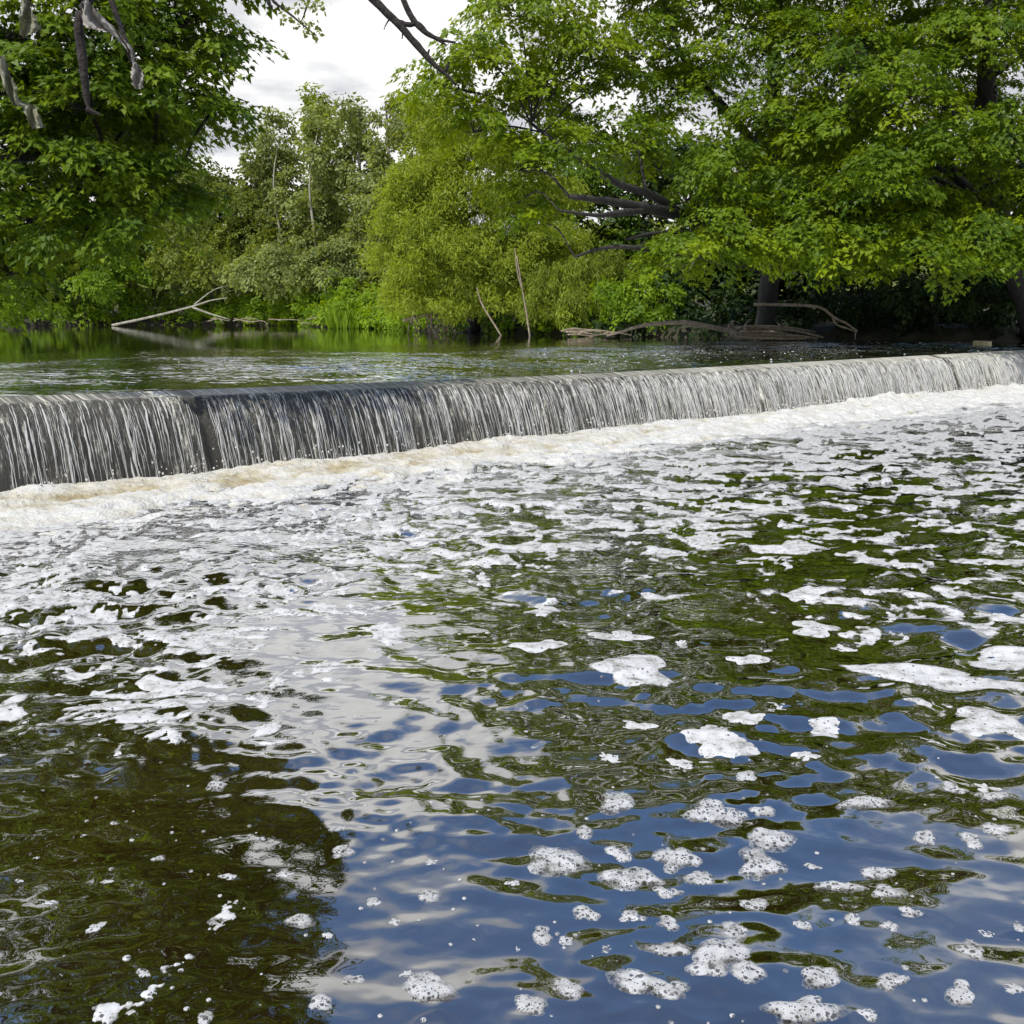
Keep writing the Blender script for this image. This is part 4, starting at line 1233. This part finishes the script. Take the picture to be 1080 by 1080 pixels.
# pale slab on the right
c = at(1036, 360.3, 31.2)
w_, d_, h_ = .22, .3, .02
vs = []
for z, k in ((-.25, 1.0), (h_ * .7, 1.0), (h_, .9)):
    for a in np.linspace(0, 2 * math.pi, 12, endpoint=False):
        e = 1 / max(abs(math.cos(a)), abs(math.sin(a))) ** .7
        vs.append((w_ * k * math.cos(a) * e * (1 + .06 * rng.normal()), d_ * k * math.sin(a) * e, z + .01 * rng.normal()))
vs = np.array(vs)
q = np.array([(r * 12 + i, r * 12 + (i + 1) % 12, (r + 1) * 12 + (i + 1) % 12, (r + 1) * 12 + i) for r in (0, 1) for i in range(12)])
slab = mesh_np('stone_slab', vs, [q, np.arange(24, 36)[None]], M['slab'], smooth=False)
slab.location = c
tag(slab, 'pale yellowish stone slab at the waterline under the far right maple', 'stone')

# ------------------------------------------------------------------ twigs and rags hanging close overhead
branch_thing('dead_branch', 'bare forked dead branch hanging into the sky gap at the top', 'branch',
             [pp([(330, -70, .018), (392, -2, .014), (415, 20, .013), (440, 48, .011), (458, 68, .009), (470, 78, .006), (481, 90, .004)], 3.4),
              pp([(418, 22, .009), (430, 26, .008), (441, 25, .009), (452, 36, .007), (470, 47, .003)], 3.4),
              pp([(408, -60, .012), (424, -5, .010), (434, 18, .010), (446, 32, .009), (462, 41, .006), (480, 45, .003)], 3.4),
              pp([(470, 75, .006), (473, 66, .005), (474, 68, .002)], 3.4), pp([(412, 18, .003), (406, 28, .002), (405, 32, .001)], 3.4),
              pp([(425, 33, .003), (424, 41, .002)], 3.4), pp([(450, 60, .005), (453, 52, .003)], 3.4)], M['near_bark'], 6)
hb = branch_thing('hanging_branch', 'thick dark broken branch hanging straight down at upper left', 'branch',
                  [pp([(96, -70, .022), (94, -5, .016), (86, 14, .0145), (83, 35, .013), (87, 62, .0125), (90, 90, .0100), (92, 108, .0075), (95, 118, .0025)], 2.9),
                   pp([(92, 114, .008), (98, 118, .006), (106, 121, .003)], 2.9)], M['near_bark'], 7)
branch_thing('hanging_branch', 'thin dark twig with plastic wrapped round its tip at upper left', 'branch',
             [pp([(104, -70, .012), (116, -5, .008), (125, 22, .007), (133, 45, .0068), (138, 62, .0066), (142, 70, .004)], 2.9)], M['near_bark'], 6)
lt = branch_thing('leafy_twig', 'thin grey twig with small curled leaves against the sky', 'twig',
                  [pp([(262, -60, .007), (285, -4, .005), (300, 10, .004), (318, 25, .003), (334, 38, .002)], 3.6), pp([(280, -10, .008), (284, 4, .007), (287, 9, .004)], 3.6),
                   pp([(330, -40, .005), (326, -4, .004), (322, 12, .003), (318, 22, .002)], 3.6)], M['near_bark'], 5)
n = 150
ctr = np.array([(304, 12), (312, 22), (322, 30), (334, 36), (320, 5), (332, 4), (340, 8), (326, -6), (297, 20), (330, 26)])[rng.integers(0, 10, n)] + rng.normal(size=(n, 2)) * 3.6
P = np.array([at(a, b, 3.6 + rng.normal() * .04) for a, b in ctr])
crown((P, rng.normal(size=(n, 3)), rng.normal(size=(n, 3)) - np.array([0, 0, .6]), rng.uniform(.012, .024, n), np.clip(rng.normal(.25, .15, n), 0, 1)), KITE, M['ash_leaf'], lt, 'leaves')


def rag(label, px_rows, Y, m, thick=.0015):
    """strip of film: rows of (left px, left py, right px, right py)"""
    R = smooth_path(np.asarray(px_rows, float), 5)
    nr, nc = len(R), 7
    o3 = at(R[0][0], R[0][1], Y)
    front = np.zeros((nr, nc, 3))
    for i, (a, b, c, d) in enumerate(R):
        for j in range(nc):
            q = j / (nc - 1)
            jag = 2.6 * float(noise2(i * .83, j * .9 + a * .01, 5)) * (1 if j in (0, nc - 1) else .4)
            front[i, j] = at(a + (c - a) * q + jag, b + (d - b) * q + .5 * jag, Y + .02 * math.sin(q * 7 + i * .45) + .012 * float(noise2(i * .6, j * .8, 9)))
    back = front + np.array([0, thick, 0])
    V = np.vstack([front.reshape(-1, 3), back.reshape(-1, 3)]) - o3
    gf = grid_faces(nr, nc)
    nV = nr * nc
    rim = list(range(0, nc)) + [r * nc + nc - 1 for r in range(1, nr)] + [(nr - 1) * nc + c_ for c_ in range(nc - 2, -1, -1)] + [r * nc for r in range(nr - 2, 0, -1)]
    rf = np.array([(a, b, b + nV, a + nV) for a, b in zip(rim, rim[1:] + rim[:1])])
    o = mesh_np('torn_rag', V, [gf, gf[:, ::-1] + nV, rf], m)
    o.location = o3
    return tag(o, label, 'rag', 'rags snagged on the twigs')


rag('whitish strip of torn plastic stretched between the two hanging branches', [(86, 2, 93, -2), (88, 26, 97, 6), (100, 31, 103, 13), (112, 33, 113, 22), (124, 42, 123, 31), (134, 53, 132, 43), (138, 62, 139, 50), (141, 70, 142, 58)], 2.87, M['rag'])
rag('small pale bag-like end of plastic drooping from the twig tip', [(140, 66, 143, 65), (138, 76, 149, 72), (139, 88, 151, 84), (143, 94, 150, 93)], 2.87, M['rag'])
rag('tattered greenish film dangling at the left edge, longer piece below', [(-6, 62, 4, 58), (0, 78, 10, 76), (6, 96, 17, 92), (14, 110, 21, 106), (24, 114, 38, 112), (28, 126, 41, 122), (34, 136, 47, 134)], 3.0, M['lichen'])
rag('small tattered greenish scrap near the top left corner', [(20, -14, 30, -14), (22, 8, 32, 4), (20, 22, 38, 20), (22, 37, 44, 29), (26, 38, 42, 33)], 3.0, M['lichen'])
